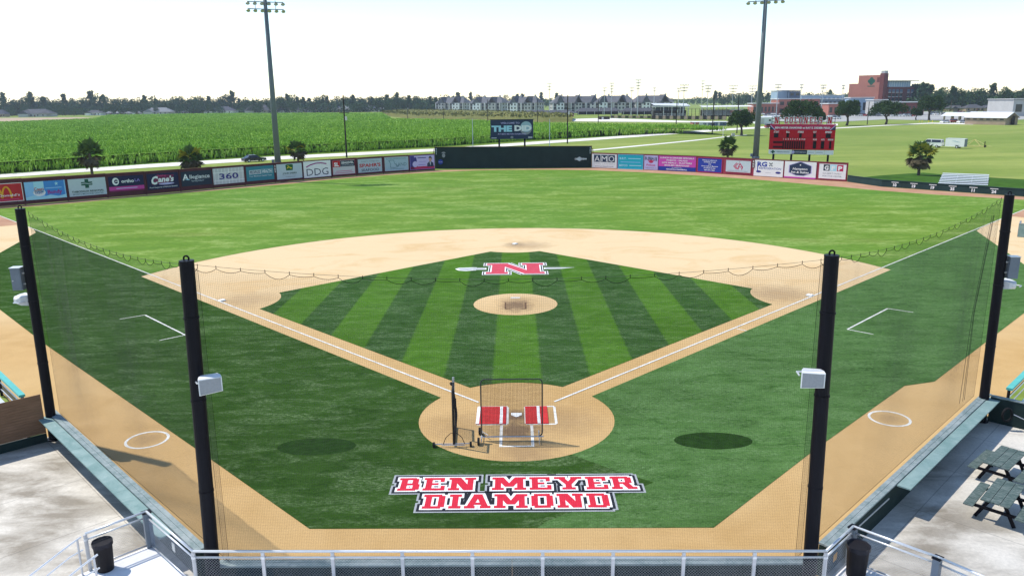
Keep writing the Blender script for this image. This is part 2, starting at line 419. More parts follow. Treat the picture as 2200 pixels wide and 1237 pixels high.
# ---- pitcher's mound
mb = MB(); n = 48; prof = [(2.743, 0.002), (2.2, .05), (1.5, .15), (.95, .245), (0, .25)]
for rr, z in prof[:-1]: mb.v += [(rr*math.cos(2*math.pi*k/n), 17.98+rr*math.sin(2*math.pi*k/n), z) for k in range(n)]
mb.v.append((0, 17.98, .25))
for i in range(len(prof)-2):
    for k in range(n): mb.f.append((i*n+k, i*n+(k+1) % n, (i+1)*n+(k+1) % n, (i+1)*n+k))
for k in range(n): mb.f.append((3*n+k, 3*n+(k+1) % n, 4*n))
mb.mi = [0]*len(mb.f)
struct('pitching_mound', mb, MATS['infield dirt'], smooth=True)
# ---- chalk and paint
def line(mb, a, b, w, z):
    a = Vector((*a, 0)); b = Vector((*b, 0)); d = (b-a).normalized(); s = Vector((-d.y, d.x, 0))*w/2
    return mb.add([(p.x, p.y, z) for p in (a-s, b-s, b+s, a+s)], [(0, 1, 2, 3)])
for s in (-1, 1):
    mb = MB(); line(mb, (s*1.62, 1.62), (s*66.5, 66.5), .105, .016)
    struct('foul_line', mb, MATS['chalk'])
for s in (-1, 1):
    mb = MB()
    xi, xo = .216+.152, .216+.152+1.22; y0, y1 = -.70, 1.13; w = .10
    line(mb, (s*xi, y0), (s*xo, y0), w, .006); line(mb, (s*xi, y1), (s*xo, y1), w, .006)
    line(mb, (s*xi, y0+.05), (s*xi, y1-.05), w, .006); line(mb, (s*xo, y0+.05), (s*xo, y1-.05), w, .006)
    struct('batter_box_line', mb, MATS['chalk'])
mb = MB(); line(mb, (-.6, -.80), (-.6, -2.75), .11, .006); line(mb, (.6, -.80), (.6, -2.75), .11, .006); line(mb, (-.54, -2.7), (.54, -2.7), .1, .006)
struct('catcher_box_line', mb, MATS['chalk'])
for s, (dx, dy) in ((-1, (0, 0)), (1, (.02, 0))):
    mb = MB(); A, B, C, D = (23.72, 15.16), (22.62, 16.07), (18.39, 11.81), (19.4, 10.85)
    line(mb, (s*A[0], A[1]), (s*B[0], B[1]), .08, .016); line(mb, (s*B[0], B[1]), (s*C[0], C[1]), .10, .0165); line(mb, (s*C[0], C[1]), (s*D[0], D[1]), .08, .016)
    struct('coach_box_line', mb, MATS['chalk'])
mb = MB(); line(mb, (12.9, 11.6), (12.35, 12.15), .09, .006); struct('runner_lane_line', mb, MATS['chalk'])
for cx, cy in ((-14.2, -1.87), (14.95, -.42)):
    mb = MB(); n = 40
    for rr in (.80, .70): mb.v += [(cx+rr*math.cos(2*math.pi*k/n), cy+rr*math.sin(2*math.pi*k/n), .006) for k in range(n)]
    mb.f = [(k, (k+1) % n, n+(k+1) % n, n+k) for k in range(n)]; mb.mi = [0]*n
    struct('on_deck_circle', mb, MATS['chalk'])
M('turf patch', (.015, .041, .007), .95, .4, 3, spec=.02)
for cx, cy in ((-7.5, -2.6), (7.4, -2.37)):
    struct('worn_turf_patch', MB().poly(arc(cx, cy, 1.47, 0, 360, 40)[:-1], .014).build if False else MB().poly([(cx+1.47*math.cos(2*math.pi*k/40), cy+.74*math.sin(2*math.pi*k/40)) for k in range(40)], .014), MATS['turf patch'])
# ---- concrete: patios beside the backstop, raised walk behind the rail
struct('patio', MB().poly([(-17.9, -1.55), (-8.1, -11.3), (-8.1, -40), (-60, -40), (-60, -1.55)], .004), MATS['concrete'])
struct('patio', MB().poly([(18.6, -.45), (60, -.45), (60, -40), (7.7, -40), (7.7, -11.35)], .004), MATS['concrete'])
# ---- roads and paths
def strip(name, near, far, mat, z):
    mb = MB(); vs = [(p.x, p.y, z) for p in near]+[(p.x, p.y, z) for p in far]; n = len(near)
    mb.add(vs, [(i, i+1, n+i+1, n+i) for i in range(n-1)]); return struct(name, mb, MATS[mat])
rn = [(-120, 391), (0, 381.5), (300, 361.5), (560, 345), (700, 337), (930, 325.5), (1130, 311.5), (1280, 301), (1400, 292), (1560, 280.5), (1660, 274.5), (1800, 270)]
rf = [(-120, 386), (0, 374.5), (300, 354), (560, 338), (700, 331), (930, 320), (1130, 306), (1280, 296), (1400, 287.5), (1560, 276.5), (1660, 271), (1800, 266)]
strip('road', [gp(*q) for q in rn], [gp(*q) for q in rf], 'road concrete', .0)
pn = [(1262, 325), (1400, 312), (1500, 302), (1575, 293), (1605, 291)]; pf = [(1262, 322.5), (1400, 309.8), (1500, 300), (1575, 291.5), (1605, 289.5)]
strip('footpath', [gp(*q) for q in pn], [gp(*q) for q in pf], 'road concrete', .0)
strip('footpath', [gp(1780, 277.5), gp(1900, 270.5), gp(2000, 266), (gp(2090, 268))], [gp(1780, 275.5), gp(1900, 269), gp(2000, 264), gp(2090, 264.5)], 'road concrete', .004)
M('bare earth', (.40, .30, .20), .95, .15, .1)
struct('parking_lot', MB().poly([gp(*q) for q in ((1640, 260), (1790, 262.5), (1900, 257), (2090, 261), (2200, 257), (2290, 246), (2000, 240), (1640, 240))], .02), MATS['parking'])
struct('gravel_lot', MB().poly([gp(*q) for q in ((1225, 261), (1400, 262.5), (1560, 264.5), (1640, 264), (1640, 261.5), (1480, 260.5), (1300, 254), (1225, 256))], .05), MATS['road concrete'])
struct('gravel_lot', MB().poly([gp(*q) for q in ((-60, 263), (50, 260), (170, 255.5), (230, 255), (170, 252.5), (-60, 254))], .006), MATS['bare earth'])
# ================================================================== NEAR THINGS ON THE FIELD
M('base rubber', (.82, .82, .80), .5, .05); M('mat red', (.50, .030, .030), .85, .2, 4); M('mat edge', (.35, .02, .03), .9, .1)
M('galv', (.52, .53, .55), .4, .12, 5, metal=.6); M('galv bright', (.72, .73, .75), .35, .08, 5, metal=.5)
M('black steel', (.006, .006, .010), .5, .2, 3, spec=.12); M('rubber', (.015, .015, .016), .8, .1); M('net black', (.006, .006, .007), .9, 0); M('net cord', (.030, .032, .034), .7, 0, spec=.4)
M('frame grey', (.05, .058, .055), .5, .2, 4); M('pad black', (.018, .017, .018), .6, .2, 4)
# home plate, bases, rubber
pl = [(0, 0), (.216, .216), (.216, .432), (-.216, .432), (-.216, .216)]
tag(MB().prism(pl, .0, .02).build('home_plate', MATS['base rubber']), 'white five-sided home plate between the red mats', 'home plate')
def base(x, y, label):
    t = thing('base', label, 'base', (x, y, 0), R(45), group='white bases of the infield')
    mb = MB(); h = .1905
    mb.add([(-h, -h, 0), (h, -h, 0), (h, h, 0), (-h, h, 0), (-h+.02, -h+.02, .085), (h-.02, -h+.02, .085), (h-.02, h-.02, .085), (-h+.02, h-.02, .085)],
           [(4, 5, 6, 7), (0, 1, 5, 4), (1, 2, 6, 5), (2, 3, 7, 6), (3, 0, 4, 7)])
    mb.build('cushion', MATS['base rubber'], t); MB().box((0, 0, .008), (.44, .44, .012)).build('anchor_plate', MATS['rubber'], t)
base(-q+.27, q, 'white canvas base on the chalk line left of the infield turf'); base(q-.27, q, 'white canvas base on the chalk line right of the infield turf')
base(0, 2*q, 'white canvas base at the back of the dirt arc beyond the painted letter')
tag(MB().box((0, 18.52, .262), (.61, .152, .03)).build('pitching_rubber', MATS['base rubber']), 'white pitching rubber on top of the dirt mound', 'pitching rubber')
# the square clay frame on the mound
mb = MB(); M('clay dark', (.13, .075, .045), .95, .3, 5)
for a, b in (((-.62, 16.35), (.62, 16.35)), ((-.62, 16.35), (-.62, 17.35)), ((.62, 16.35), (.62, 17.35))): line(mb, a, b, .09, .0)
mo = MB()
for v in mb.v:
    d = math.hypot(v[0], v[1]-17.98); z = .25 if d < .95 else (.245-(d-.95)/.55*.095 if d < 1.5 else (.15-(d-1.5)/.7*.10 if d < 2.2 else .03))
    mo.v.append((v[0], v[1], z+.012))
mo.f = mb.f; mo.mi = mb.mi
tag(mo.build('landing_mat_edge', MATS['clay dark']), 'dark square outline worn into the mound in front of the rubber', 'mat')
# red hitting mats
for x0, x1, bars, lab in ((-1.62, -.42, (-1.56, -.62), 'red hitting mat with two white bars left of home plate'), (.36, 1.28, (.90,), 'red hitting mat with one white bar right of home plate')):
    t = thing('hitting_mat', lab, 'mat', ((x0+x1)/2, .2, 0))
    w = x1-x0; MB().box((0, 0, .022), (w, 1.78, .022)).build('pad', MATS['mat red'], t)
    for b in bars: MB().box((b-(x0+x1)/2, 0, .037), (.12, 1.77, .004)).build('stripe', MATS['white paint'], t)
# ---------------- facing batting screen
t = thing('batting_screen', 'square wheeled net screen standing behind the catcher box facing the stands', 'screen', (-.18, -2.18, 0))
xl, xr, z0, z1 = -1.15, 1.15, .16, 2.46
def rrect(x0, x1, z0, z1, r, n=5, axis='x', c=0.0):
    P = []
    for cx, cz, a in ((x1-r, z1-r, 0), (x0+r, z1-r, 90), (x0+r, z0+r, 180), (x1-r, z0+r, 270)):
        for i in range(n+1): P.append((cx+r*math.cos(R(a+90*i/n)), cz+r*math.sin(R(a+90*i/n))))
    return [(a, c, b) for a, b in P] if axis == 'x' else [(c, a, b) for a, b in P]
MB().tube(rrect(xl, xr, z0, z1, .16), .024, 8, closed=True).build('frame', MATS['frame grey'], t, smooth=True)
def netting(mb, x0, x1, z0, z1, step, w, f):
    nx = int((x1-x0)/step); nz = int((z1-z0)/step)
    for i in range(1, nx):
        x = x0+(x1-x0)*i/nx; mb.tube([f(x, z0+(z1-z0)*k/6) for k in range(7)], w, 3, cap=False)
    for i in range(1, nz):
        z = z0+(z1-z0)*i/nz; mb.tube([f(x0+(x1-x0)*k/6, z) for k in range(7)], w, 3, cap=False)
mb = MB(); netting(mb, xl, xr, z0, z1, .05, .0042, lambda x, z: (x, .10*math.sin((x-xl)/(xr-xl)*math.pi)*math.sin((z-z0)/(z1-z0)*math.pi), z))
o = mb.build('netting', MATS['net black'], t); o['kind'] = 'stuff'
MB().tube([(xl-.05, -.02, .16), (xr+.05, -.02, .16)], .022, 6).build('axle_bar', MATS['galv bright'], t)
for x in (xl, xr-.12):
    MB().tube([(x, -.42, .14), (x, .55, .14)], .02, 6).build('foot_bar', MATS['galv'], t)
MB().tube([(xl, .5, .15), (xl+.25, .1, .17)], .014, 5).build('brace', MATS['galv bright'], t)
for y in (-.36, .58):
    wl = MB().tube([(xl-.14, y, .14), (xl-.06, y, .14)], .14, 14).build('wheel', MATS['rubber'], t)
    MB().tube([(xl-.15, y, .14), (xl-.142, y, .14)], .05, 10).build('hub', MATS['galv bright'], wl)
for y in (-.4, .1): MB().tube([(xr-.12, y, .0), (xr-.12, y, .3)], .018, 6).build('stand_leg', MATS['galv bright'], t)
# ---------------- side-on L-screen
t = thing('pitching_screen', 'black padded L-shaped pitching screen seen edge-on at the left of the plate', 'screen', (-2.34, -2.7, 0), R(2))
MB().tube([(0, 0, .10), (0, 0, 2.2), (0, .75, 2.25), (0, .75, 1.25), (0, 1.75, 1.2), (0, 1.75, .10), (0, 0, .10)], .045, 7).build('frame', MATS['pad black'], t, smooth=True)
mb = MB(); netting(mb, .05, .72, .15, 2.2, .05, .003, lambda y, z: (.10*math.sin(z/2.2*math.pi), y, z)); netting(mb, .75, 1.7, .15, 1.2, .05, .003, lambda y, z: (.08*math.sin(z/1.2*math.pi), y, z))
o = mb.build('netting', MATS['net black'], t); o['kind'] = 'stuff'
MB().tube([(0, .72, 1.95), (0, .8, 2.45)], .05, 7).build('bumper', MATS['galv'], t); MB().tube([(-.1, .7, 2.2), (-.04, .7, 2.25)], .07, 8).build('pad_end', MATS['pad black'], t)
MB().tube([(-.72, 0, .12), (.62, 0, .12)], .02, 6).build('base_bar', MATS['galv'], t); MB().tube([(-.45, -.12, .12), (.42, -.12, .12)], .016, 6).build('base_bar', MATS['galv'], t)
MB().tube([(-.4, -.02, .12), (-.3, .02, .36), (-.12, .05, .52), (.12, .05, .52), (.3, .02, .36), (.4, -.02, .12)], .014, 5).build('hoop', MATS['black steel'], t)
for x in (-.75, .62): MB().tube([(x-.04, 0, .10), (x+.04, 0, .10)], .10, 12).build('wheel', MATS['rubber'], t)
# ---------------- painted lettering on the turf
M('paint red', (.60, .018, .045), .8, .12, 5); M('paint white', (.80, .80, .80), .8, .08, 5); M('paint black', (.013, .015, .022), .8, .2, 5); M('paint grey', (.34, .36, .38), .8, .12, 5)
def RC(a, b, c, d): return ('r', a, b, c, d)
def PG(b0, b1, t0, t1, y0=0, y1=1): return ('p', b0, b1, t0, t1, y0, y1)
SER = [RC(0, 0, .42, .17), RC(0, .83, .40, 1)]
FONT = {
 'B': (.84, SER+[RC(.09, 0, .33, 1), RC(.1, .83, .66, 1), RC(.1, .42, .68, .57), RC(.1, 0, .70, .17), RC(.52, .5, .76, .93), RC(.56, .07, .82, .5)]),
 'E': (.84, SER+[RC(.09, 0, .33, 1), RC(.1, .83, .80, 1), RC(.64, .66, .80, .95), RC(.1, .42, .58, .57), RC(.1, 0, .84, .17), RC(.68, .05, .84, .36)]),
 'N': (1.06, [RC(0, 0, .44, .17), RC(0, .83, .36, 1), RC(.62, .83, 1.06, 1), RC(.10, 0, .33, 1), RC(.73, 0, .96, 1), PG(.60, .96, .10, .46)]),
 'M': (1.32, [RC(0, 0, .46, .17), RC(.86, 0, 1.32, .17), RC(0, .83, .34, 1), RC(.98, .83, 1.32, 1), RC(.11, 0, .35, 1), RC(.97, 0, 1.21, 1), PG(.50, .80, .12, .44, .25, 1), PG(.52, .82, .88, 1.2, .25, 1)]),
 'Y': (1.08, [RC(.28, 0, .80, .17), RC(0, .83, .44, 1), RC(.64, .83, 1.08, 1), RC(.42, 0, .66, .5), PG(.42, .66, .08, .36, .40, 1), PG(.42, .66, .72, 1.0, .40, 1)]),
 'R': (.98, SER+[RC(.09, 0, .33, 1), RC(.1, .83, .70, 1), RC(.1, .40, .70, .55), RC(.56, .47, .82, .93), PG(.62, .90, .42, .70, 0, .48), RC(.60, 0, .98, .17)]),
 'D': (.90, SER+[RC(.09, 0, .33, 1), RC(.1, .83, .72, 1), RC(.1, 0, .72, .17), RC(.60, .1, .86, .9)]),
 'I': (.48, [RC(0, 0, .48, .17), RC(0, .83, .48, 1), RC(.12, 0, .36, 1)]),
 'A': (1.04, [RC(0, 0, .42, .17), RC(.62, 0, 1.04, .17), RC(.34, .83, .70, 1), PG(.06, .32, .36, .62), PG(.72, .98, .42, .68), RC(.26, .24, .78, .40)]),
 'O': (.90, [RC(.02, .13, .28, .87), RC(.62, .13, .88, .87), RC(.13, .83, .77, 1), RC(.13, 0, .77, .17)])}
def letters(s, x, y, h, sx, e, mb, z, gap=.13, space=.50):
    cx = x
    k = 0
    for ch in s:
        if ch == ' ': cx += space*h*sx; continue
        w, prims = FONT[ch]
        for pmt in prims:
            zz = z + .0002*(k % 9); k += 1
            if pmt[0] == 'r':
                _, a, b, c_, d = pmt
                vs = [(cx+a*h*sx-e, y+b*h-e), (cx+c_*h*sx+e, y+b*h-e), (cx+c_*h*sx+e, y+d*h+e), (cx+a*h*sx-e, y+d*h+e)]
            else:
                _, b0, b1, t0, t1, y0, y1 = pmt
                ee = e*1.25
                vs = [(cx+b0*h*sx-ee, y+y0*h-e), (cx+b1*h*sx+ee, y+y0*h-e), (cx+t1*h*sx+ee, y+y1*h+e), (cx+t0*h*sx-ee, y+y1*h+e)]
            mb.add([(a, b, zz) for a, b in vs], [(0, 1, 2, 3)])
        cx += (w+gap)*h*sx
    return cx - gap*h*sx
def width(s, gap=.13, space=.50): return sum(space if c == ' ' else FONT[c][0]+gap for c in s)-gap
t = thing('painted_lettering', 'red block lettering with white, black and grey outlines painted on the turf behind home plate', 'lettering', (0, -6.2, 0))
A, B = gp(845, 1020), gp(1382, 1058)
y1t, y1b = gp(1110, 1026).y, gp(1110, 1053).y; y2t, y2b = gp(1110, 1062).y, gp(1110, 1092).y
rows = [('BEN MEYER', y1b, y1t-y1b, gp(857, 1040).x, gp(1367, 1040).x), ('DIAMOND', y2b, y2t-y2b, gp(909, 1078).x, gp(1311, 1078).x)]
for mat, e, z, nm in (('paint grey', .235, .016, 'grey_outline'), ('paint black', .165, .020, 'black_outline'), ('paint white', .075, .024, 'white_outline'), ('paint red', 0, .028, 'red_letters')):
    mb = MB()
    for s, y, h, xa, xb in rows:
        letters(s, xa, y, h, (xb-xa)/(width(s)*h), e, mb, z)
    mb.build(nm, MATS[mat], t, world=True)
# the N with a sword behind it
FONT['n'] = (1.06, [RC(0, 0, .40, .17), RC(0, .83, .40, 1), RC(.66, .83, 1.06, 1), RC(.72, 0, 1.06, .17), RC(.10, 0, .34, 1), RC(.74, 0, .98, 1), PG(.70, .92, .16, .38)])
t = thing('painted_emblem', 'red block letter N crossed by a grey sword painted in front of second base', 'emblem', (0, 28.4, 0))
M('faded red', (.50, .055, .085), .8, .15, 2)
MB().poly([(2.3, 28.62), (2.3, 28.28), (3.4, 28.38), (4.45, 28.66), (3.4, 28.62)], .020).build('sword_blade', MATS['paint grey'], t, world=True)
mb = MB().poly([(-2.3, 28.62), (-2.3, 28.30), (-2.9, 28.30), (-2.9, 28.62)], .020)
mb.poly([(-2.9, 28.75), (-2.9, 28.1), (-3.2, 28.05), (-3.2, 28.8)], .0205); mb.poly([(-3.2, 28.72), (-3.2, 28.2), (-3.6, 27.95), (-4.2, 28.1), (-4.4, 28.5), (-4.2, 28.65)], .021)
mb.build('sword_hilt', MATS['paint grey'], t, world=True)
mb = MB().poly([(-2.95, 28.95), (-2.95, 27.95), (-3.3, 27.9), (-3.7, 27.75), (-4.3, 27.95), (-4.6, 28.5), (-4.3, 28.85), (-3.3, 28.95)], .016); MB().poly([(2.2, 28.74), (2.2, 28.18), (3.5, 28.28), (4.6, 28.68), (3.5, 28.72)], .016).build('blade_outline', MATS['paint white'], t, world=True); mb.poly([(-2.2, 28.75), (-2.2, 28.18), (-2.96, 28.18), (-2.96, 28.75)], .016)
mb.build('sword_outline', MATS['paint white'], t, world=True)
for mat, e, z, nm in (('paint white', .26, .024, 'white_outline'), ('paint black', .20, .028, 'black_outline'), ('paint white', .10, .032, 'white_outline'), ('faded red', 0, .036, 'red_letter')):
    mb = MB(); letters('n', -2.2, 26.55, 3.75, 4.4/(1.06*3.75), e, mb, z); mb.build(nm, MATS[mat], t, world=True)
# ================================================================== BACKSTOP: WALLS, POLES, NETS, RAILS
N = Nodes('green wood', rough=.75, spec=.2)
c = N.mix(N.rng(N.noise(1.2, 6, .65, (1, 1, 1), dist=.4), .35, .68), (.15, .25, .24), (.27, .37, .355)); c = N.mix(N.rng(N.noise(7, 6, .75), .55, .75, 0, .5), c, (.40, .45, .44)); N.out(c, N.noise(20, 3, .6), .2, .01)
N = Nodes('cap wood', rough=.8, spec=.2)
c = N.mix(N.rng(N.noise(1.6, 6, .7, dist=.4), .35, .65), (.14, .20, .20), (.30, .345, .345)); c = N.mix(N.rng(N.noise(10, 6, .75), .5, .72, 0, .6), c, (.46, .48, .48)); N.out(c, N.noise(20, 3, .6), .3, .01)
N = Nodes('table green', rough=.75, spec=.2)
c = N.mix(N.rng(N.noise(2.2, 6, .7, (1, 4, 1), dist=.3), .38, .64), (.050, .082, .074), (.105, .145, .132)); c = N.mix(N.rng(N.noise(6, 6, .75, (1, 3, 1)), .48, .66, 0, .7), c, (.25, .28, .265)); N.out(c, N.noise(22, 3, .6), .2, .01)
M('dark green wall', (.018, .034, .032), .7, .25, 1.5); M('wall pad', (.020, .040, .035), .5, .2, 2)
M('speaker grey', (.66, .67, .68), .5, .06, 4); M('speaker face', (.30, .31, .33), .6, .1, 20); M('cabinet grey', (.17, .20, .24), .5, .12, 3)
M('teal rail', (.10, .42, .38), .5, .12, 2); M('brown wood', (.20, .115, .07), .8, .3, 2, stretch=(1, 1, 9)); M('can black', (.014, .012, .014), .55, .2, 5); M('bag black', (.02, .02, .028), .3, .2, 8)
HW = 1.0
WL = [(-18.15, -1.05), (-8.35, -10.85)]; WC = [(-7.75, -11.45), (7.45, -11.50)]; WR = [(8.05, -10.85), (18.75, -.15)]
def wall_run(a, b, label, nrm, npan, cap_extra=.0):
    """panelled wall with a two-board cap; nrm = unit vector away from the field"""
    a = Vector((*a, 0)); b = Vector((*b, 0)); n = Vector((*nrm, 0)); mid = (a+b)/2
    t = thing('backstop_wall', label, 'wall', mid)
    for i in range(npan):
        p, q_ = a.lerp(b, i/npan), a.lerp(b, (i+1)/npan); d = (q_-p).normalized()*.004
        mb = MB(); mb.beam(p+d+n*.14+Vector((0, 0, .47)), q_-d+n*.14+Vector((0, 0, .47)), .10, .94); mb.build('wall_panel', MATS['dark green wall'], t, world=True)
        mb = MB(); mb.beam(p+d*2+n*.04+Vector((0, 0, .47)), q_-d*2+n*.04+Vector((0, 0, .47)), .085, .90); mb.build('field_pad', MATS['wall pad'], t, world=True)
    k = max(2, npan//2)
    for i in range(k):
        p, q_ = a.lerp(b, i/k), a.lerp(b, (i+1)/k); d = (q_-p).normalized()*.003
        MB().beam(p+d+n*.05+Vector((0, 0, .97)), q_-d+n*.05+Vector((0, 0, .97)), .14, .05).build('cap_board', MATS['cap wood'], t, world=True)
        MB().beam(p+d+n*.20+Vector((0, 0, .962)), q_-d+n*.20+Vector((0, 0, .962)), .15, .05).build('cap_board', MATS['cap wood'], t, world=True)
    return t
s2 = math.sqrt(.5)
wall_run(*WC, 'dark green padded wall with weathered cap running straight behind home plate', (0, -1), 8)
wall_run(*WL, 'dark green wall with weathered cap along the left patio under the net', (-s2, -s2), 8)
wall_run(*WR, 'dark green wall with weathered cap along the picnic-table patio under the net', (s2, -s2), 8)
# short mitred returns at the two corners belong to the straight walls' ends
# ---- drink ledges bolted to the patio side
def ledge(a, b, nrm, label, cuts, w=.40, z=.93):
    a = Vector((*a, 0)); b = Vector((*b, 0)); n = Vector((*nrm, 0))
    t = thing('drink_ledge', label, 'ledge', (a+b)/2)
    for u, v in zip(cuts, cuts[1:]):
        p, q_ = a.lerp(b, u), a.lerp(b, v); d = (q_-p).normalized()*.004
        MB().beam(p+d+n*(.295+w/2)+Vector((0, 0, z)), q_-d+n*(.295+w/2)+Vector((0, 0, z)), w, .045).build('ledge_board', MATS['green wood'], t, world=True)
    k = 7
    for i in range(k):
        p = a.lerp(b, (i+.15)/k)
        MB().beam(p+n*.24+Vector((0, 0, .5)), p+n*(.28+w*.85)+Vector((0, 0, z-.03)), .05, .05).build('bracket', MATS['galv'], t, world=True)
    return t
ledge((-17.75, -1.45), (-9.35, -9.85), (-s2, -s2), 'sunlit pale green drink ledge on the left patio wall', (0, .34, .7, 1))
ledge((18.55, -.35), (11.45, -7.45), (s2, -s2), 'green drink ledge on the wall beside the picnic tables', (0, .33, .68, 1))
t = thing('pipe_rail', 'bare galvanised pipe low on the wall beyond the end of the right ledge', 'rail', (10, -9, 0))
MB().tube([(11.4, -7.75, .55), (9.3, -9.85, .60)], .035, 8).build('pipe', MATS['galv'], t, world=True)
for k in (.1, .5, .9): MB().tube([(11.4-2.1*k, -7.75-2.1*k, .56+.05*k), (11.4-2.1*k-.12, -7.75-2.1*k+.12, .56+.05*k)], .018, 6).build('bracket', MATS['galv'], t, world=True)
# ---- net poles
def net_pole(x, y, tx, ty, h, label):
    t = thing('net_pole', label, 'pole', (x, y, 0), group='black steel net poles')
    MB().tube([(0, 0, 0), (tx, ty, h)], [.175, .165], 20).build('shaft', MATS['black steel'], t, smooth=False)
    MB().tube([(tx, ty, h), (tx, ty, h+.03)], .17, 20).build('cap_plate', MATS['black steel'], t)
    mb = MB(); mb.tube([(tx+.06*math.cos(R(a)), ty, h+.075+.06*math.sin(R(a))) for a in range(-40, 221, 20)], .022, 6); mb.build('lifting_eye', MATS['black steel'], t)
    MB().tube([(tx*.03, ty*.03, .02), (tx*.03, ty*.03, .05)], .26, 16).build('base_flange', MATS['black steel'], t)
    for z in (.35, .62, .85): MB().tube([(tx*z, ty*z, h*z-.02), (tx*z, ty*z, h*z+.02)], .185, 14).build('clamp_band', MATS['black steel'], t)
    return (x+tx, y+ty, h)
PL1 = net_pole(-17.85, -1.75, .14, -.05, 8.9, 'black net pole carrying a grey cabinet where the wood-slat wall ends')
PL2 = net_pole(-7.85, -11.75, .22, 0, 8.97, 'black net pole with a pale wedge speaker, on the left corner of the backstop')
PR2 = net_pole(7.47, -11.80, -.17, 0, 8.97, 'black net pole with a pale wedge speaker, on the right corner of the backstop')
PR1 = net_pole(18.42, -.75, -.18, -.05, 8.95, 'black net pole carrying a grey cabinet above the picnic-table patio')
# ---- nets
def net(A, B, inward, label, za=1.02, sag=.42, scallops=26, zoff=-.12):
    A = Vector(A)+Vector((*inward, 0))*.24; B = Vector(B)+Vector((*inward, 0))*.24
    t = thing('safety_net', label, 'net', ((A.x+B.x)/2, (A.y+B.y)/2, 0), group='nets of the backstop')
    Lh = math.hypot(B.x-A.x, B.y-A.y)
    def top(u): return A.lerp(B, u)+Vector((0, 0, zoff-sag*4*u*(1-u)))
    def rope(u):
        f = (u*scallops) % 1.0; dpt = .07+.06*math.sin(int(u*scallops)*2.3+scallops)
        return top(u)+Vector((0, 0, -.05-dpt*4*f*(1-f)))
    def P(u, v):
        tp = rope(u); bt = Vector((A.x+(B.x-A.x)*u, A.y+(B.y-A.y)*u, za))
        return bt.lerp(tp, v) + Vector((*inward, 0))*(.10*math.sin(u*math.pi*5)*math.sin(v*math.pi))
    mb = MB(); step = .0445; wire = .00135
    nv = int(Lh/step)
    for i in range(nv+1):
        u = i/nv; mb.tube([P(u, k/4) for k in range(5)], wire, 3, cap=False)
    nh = int((A.z-1)/step)
    for j in range(nh):
        v = j/nh; mb.tube([P(k/44, v) for k in range(45)], wire, 3, cap=False)
    o = mb.build('netting', MATS['net cord'], t, world=True); o['kind'] = 'stuff'
    MB().tube([rope(k/(scallops*5)) for k in range(scallops*5+1)], .0065, 5).build('edge_rope', MATS['net black'], t, world=True)
    MB().tube([top(k/20) for k in range(21)], .0045, 5).build('top_cable', MATS['net cord'], t, world=True)
    MB().tube([P(k/20, 0) for k in range(21)], .006, 5).build('bottom_cable', MATS['net black'], t, world=True)
    for k in range(scallops+1): MB().tube([top(k/scallops)+Vector((0, 0, .03)), rope(min(k/scallops, 1-1e-6))], .008, 4).build('hook', MATS['net black'], t, world=True)
    for X in (0, 1):
        MB().tube([P(X, 0), P(X, 1)], .004, 4).build('side_rope', MATS['net black'], t, world=True)
net(PL2, PR2, (0, 1), 'wide black net hanging straight across behind home plate')
net(PL1, PL2, (s2, s2), 'black net hanging above the left patio wall')
net(PR2, PR1, (-s2, s2), 'black net hanging above the picnic-table patio wall')
mbx = MB()
for dx in (0, .25, .38): mbx.tube([(17.1+dx, -1.35+dx*.9, 1.0), (17.25+dx*.8, -1.15+dx, 4.5), (17.7+dx*.6, -.8+dx*.6, 8.2)], .007, 5)
tag(mbx.build('net_tie_rope', MATS['net black']), 'slack dark ropes hanging on the net near the right cabinet pole', 'rope')
# ---- loudspeakers and cabinets on the poles
def wedge_speaker(x, y, z, rz, label, s=1.0, tilt=0):
    t = thing('loudspeaker', label, 'speaker', (x, y, z), rz, group='loudspeakers on the net poles')
    w, h, d = .31*s, .24*s, .40*s     # half width, half height, depth; faces local -y
    pf = [(-w, -d, -h), (w, -d, -h*.75), (w, -d, h), (-w, -d, h*.95)]
    mb = MB(); rings_ = []
    for k, (sc_, yy) in enumerate(((1, -d), (.93, -d*.35), (.72, .12*s), (.35, .22*s))):
        rings_ += [(px*sc_, yy, pz*sc_+(1-sc_)*.05) for px, _, pz in pf]
    mb.add(rings_, [(i*4+a, i*4+(a+1) % 4, i*4+4+(a+1) % 4, i*4+4+a) for i in range(3) for a in range(4)]+[(12, 13, 14, 15)])
    mb.build('shell', MATS['speaker grey'], t, smooth=False)
    MB().add([(p[0]*.93, p[1]-.004, p[2]*.93) for p in pf], [(0, 1, 2, 3)]).build('grille', MATS['speaker face'], t)
    MB().add([(p[0], p[1], p[2]) for p in pf]+[(p[0]*.9, p[1]-.012, p[2]*.9) for p in pf], [(a, (a+1) % 4, 4+(a+1) % 4, 4+a) for a in range(4)]).build('rim', MATS['speaker grey'], t)
    MB().tube([(-.33*s, 0, .0), (-.38*s, .28*s, .0), (-.1, .36*s, 0)], .022, 6).build('bracket', MATS['galv bright'], t)
    return t
P = Vector((-7.72, -11.75)); zc = ht((P.x+.3, P.y, 0), 815)
wedge_speaker(-7.33, -11.90, zc, R(24), 'pale wedge loudspeaker on the left corner pole of the backstop', .85)
zc = ht((7.0, -11.9, 0), 806)
wedge_speaker(7.02, -11.95, zc, R(-16), 'pale wedge loudspeaker on the right corner pole of the backstop', .85)
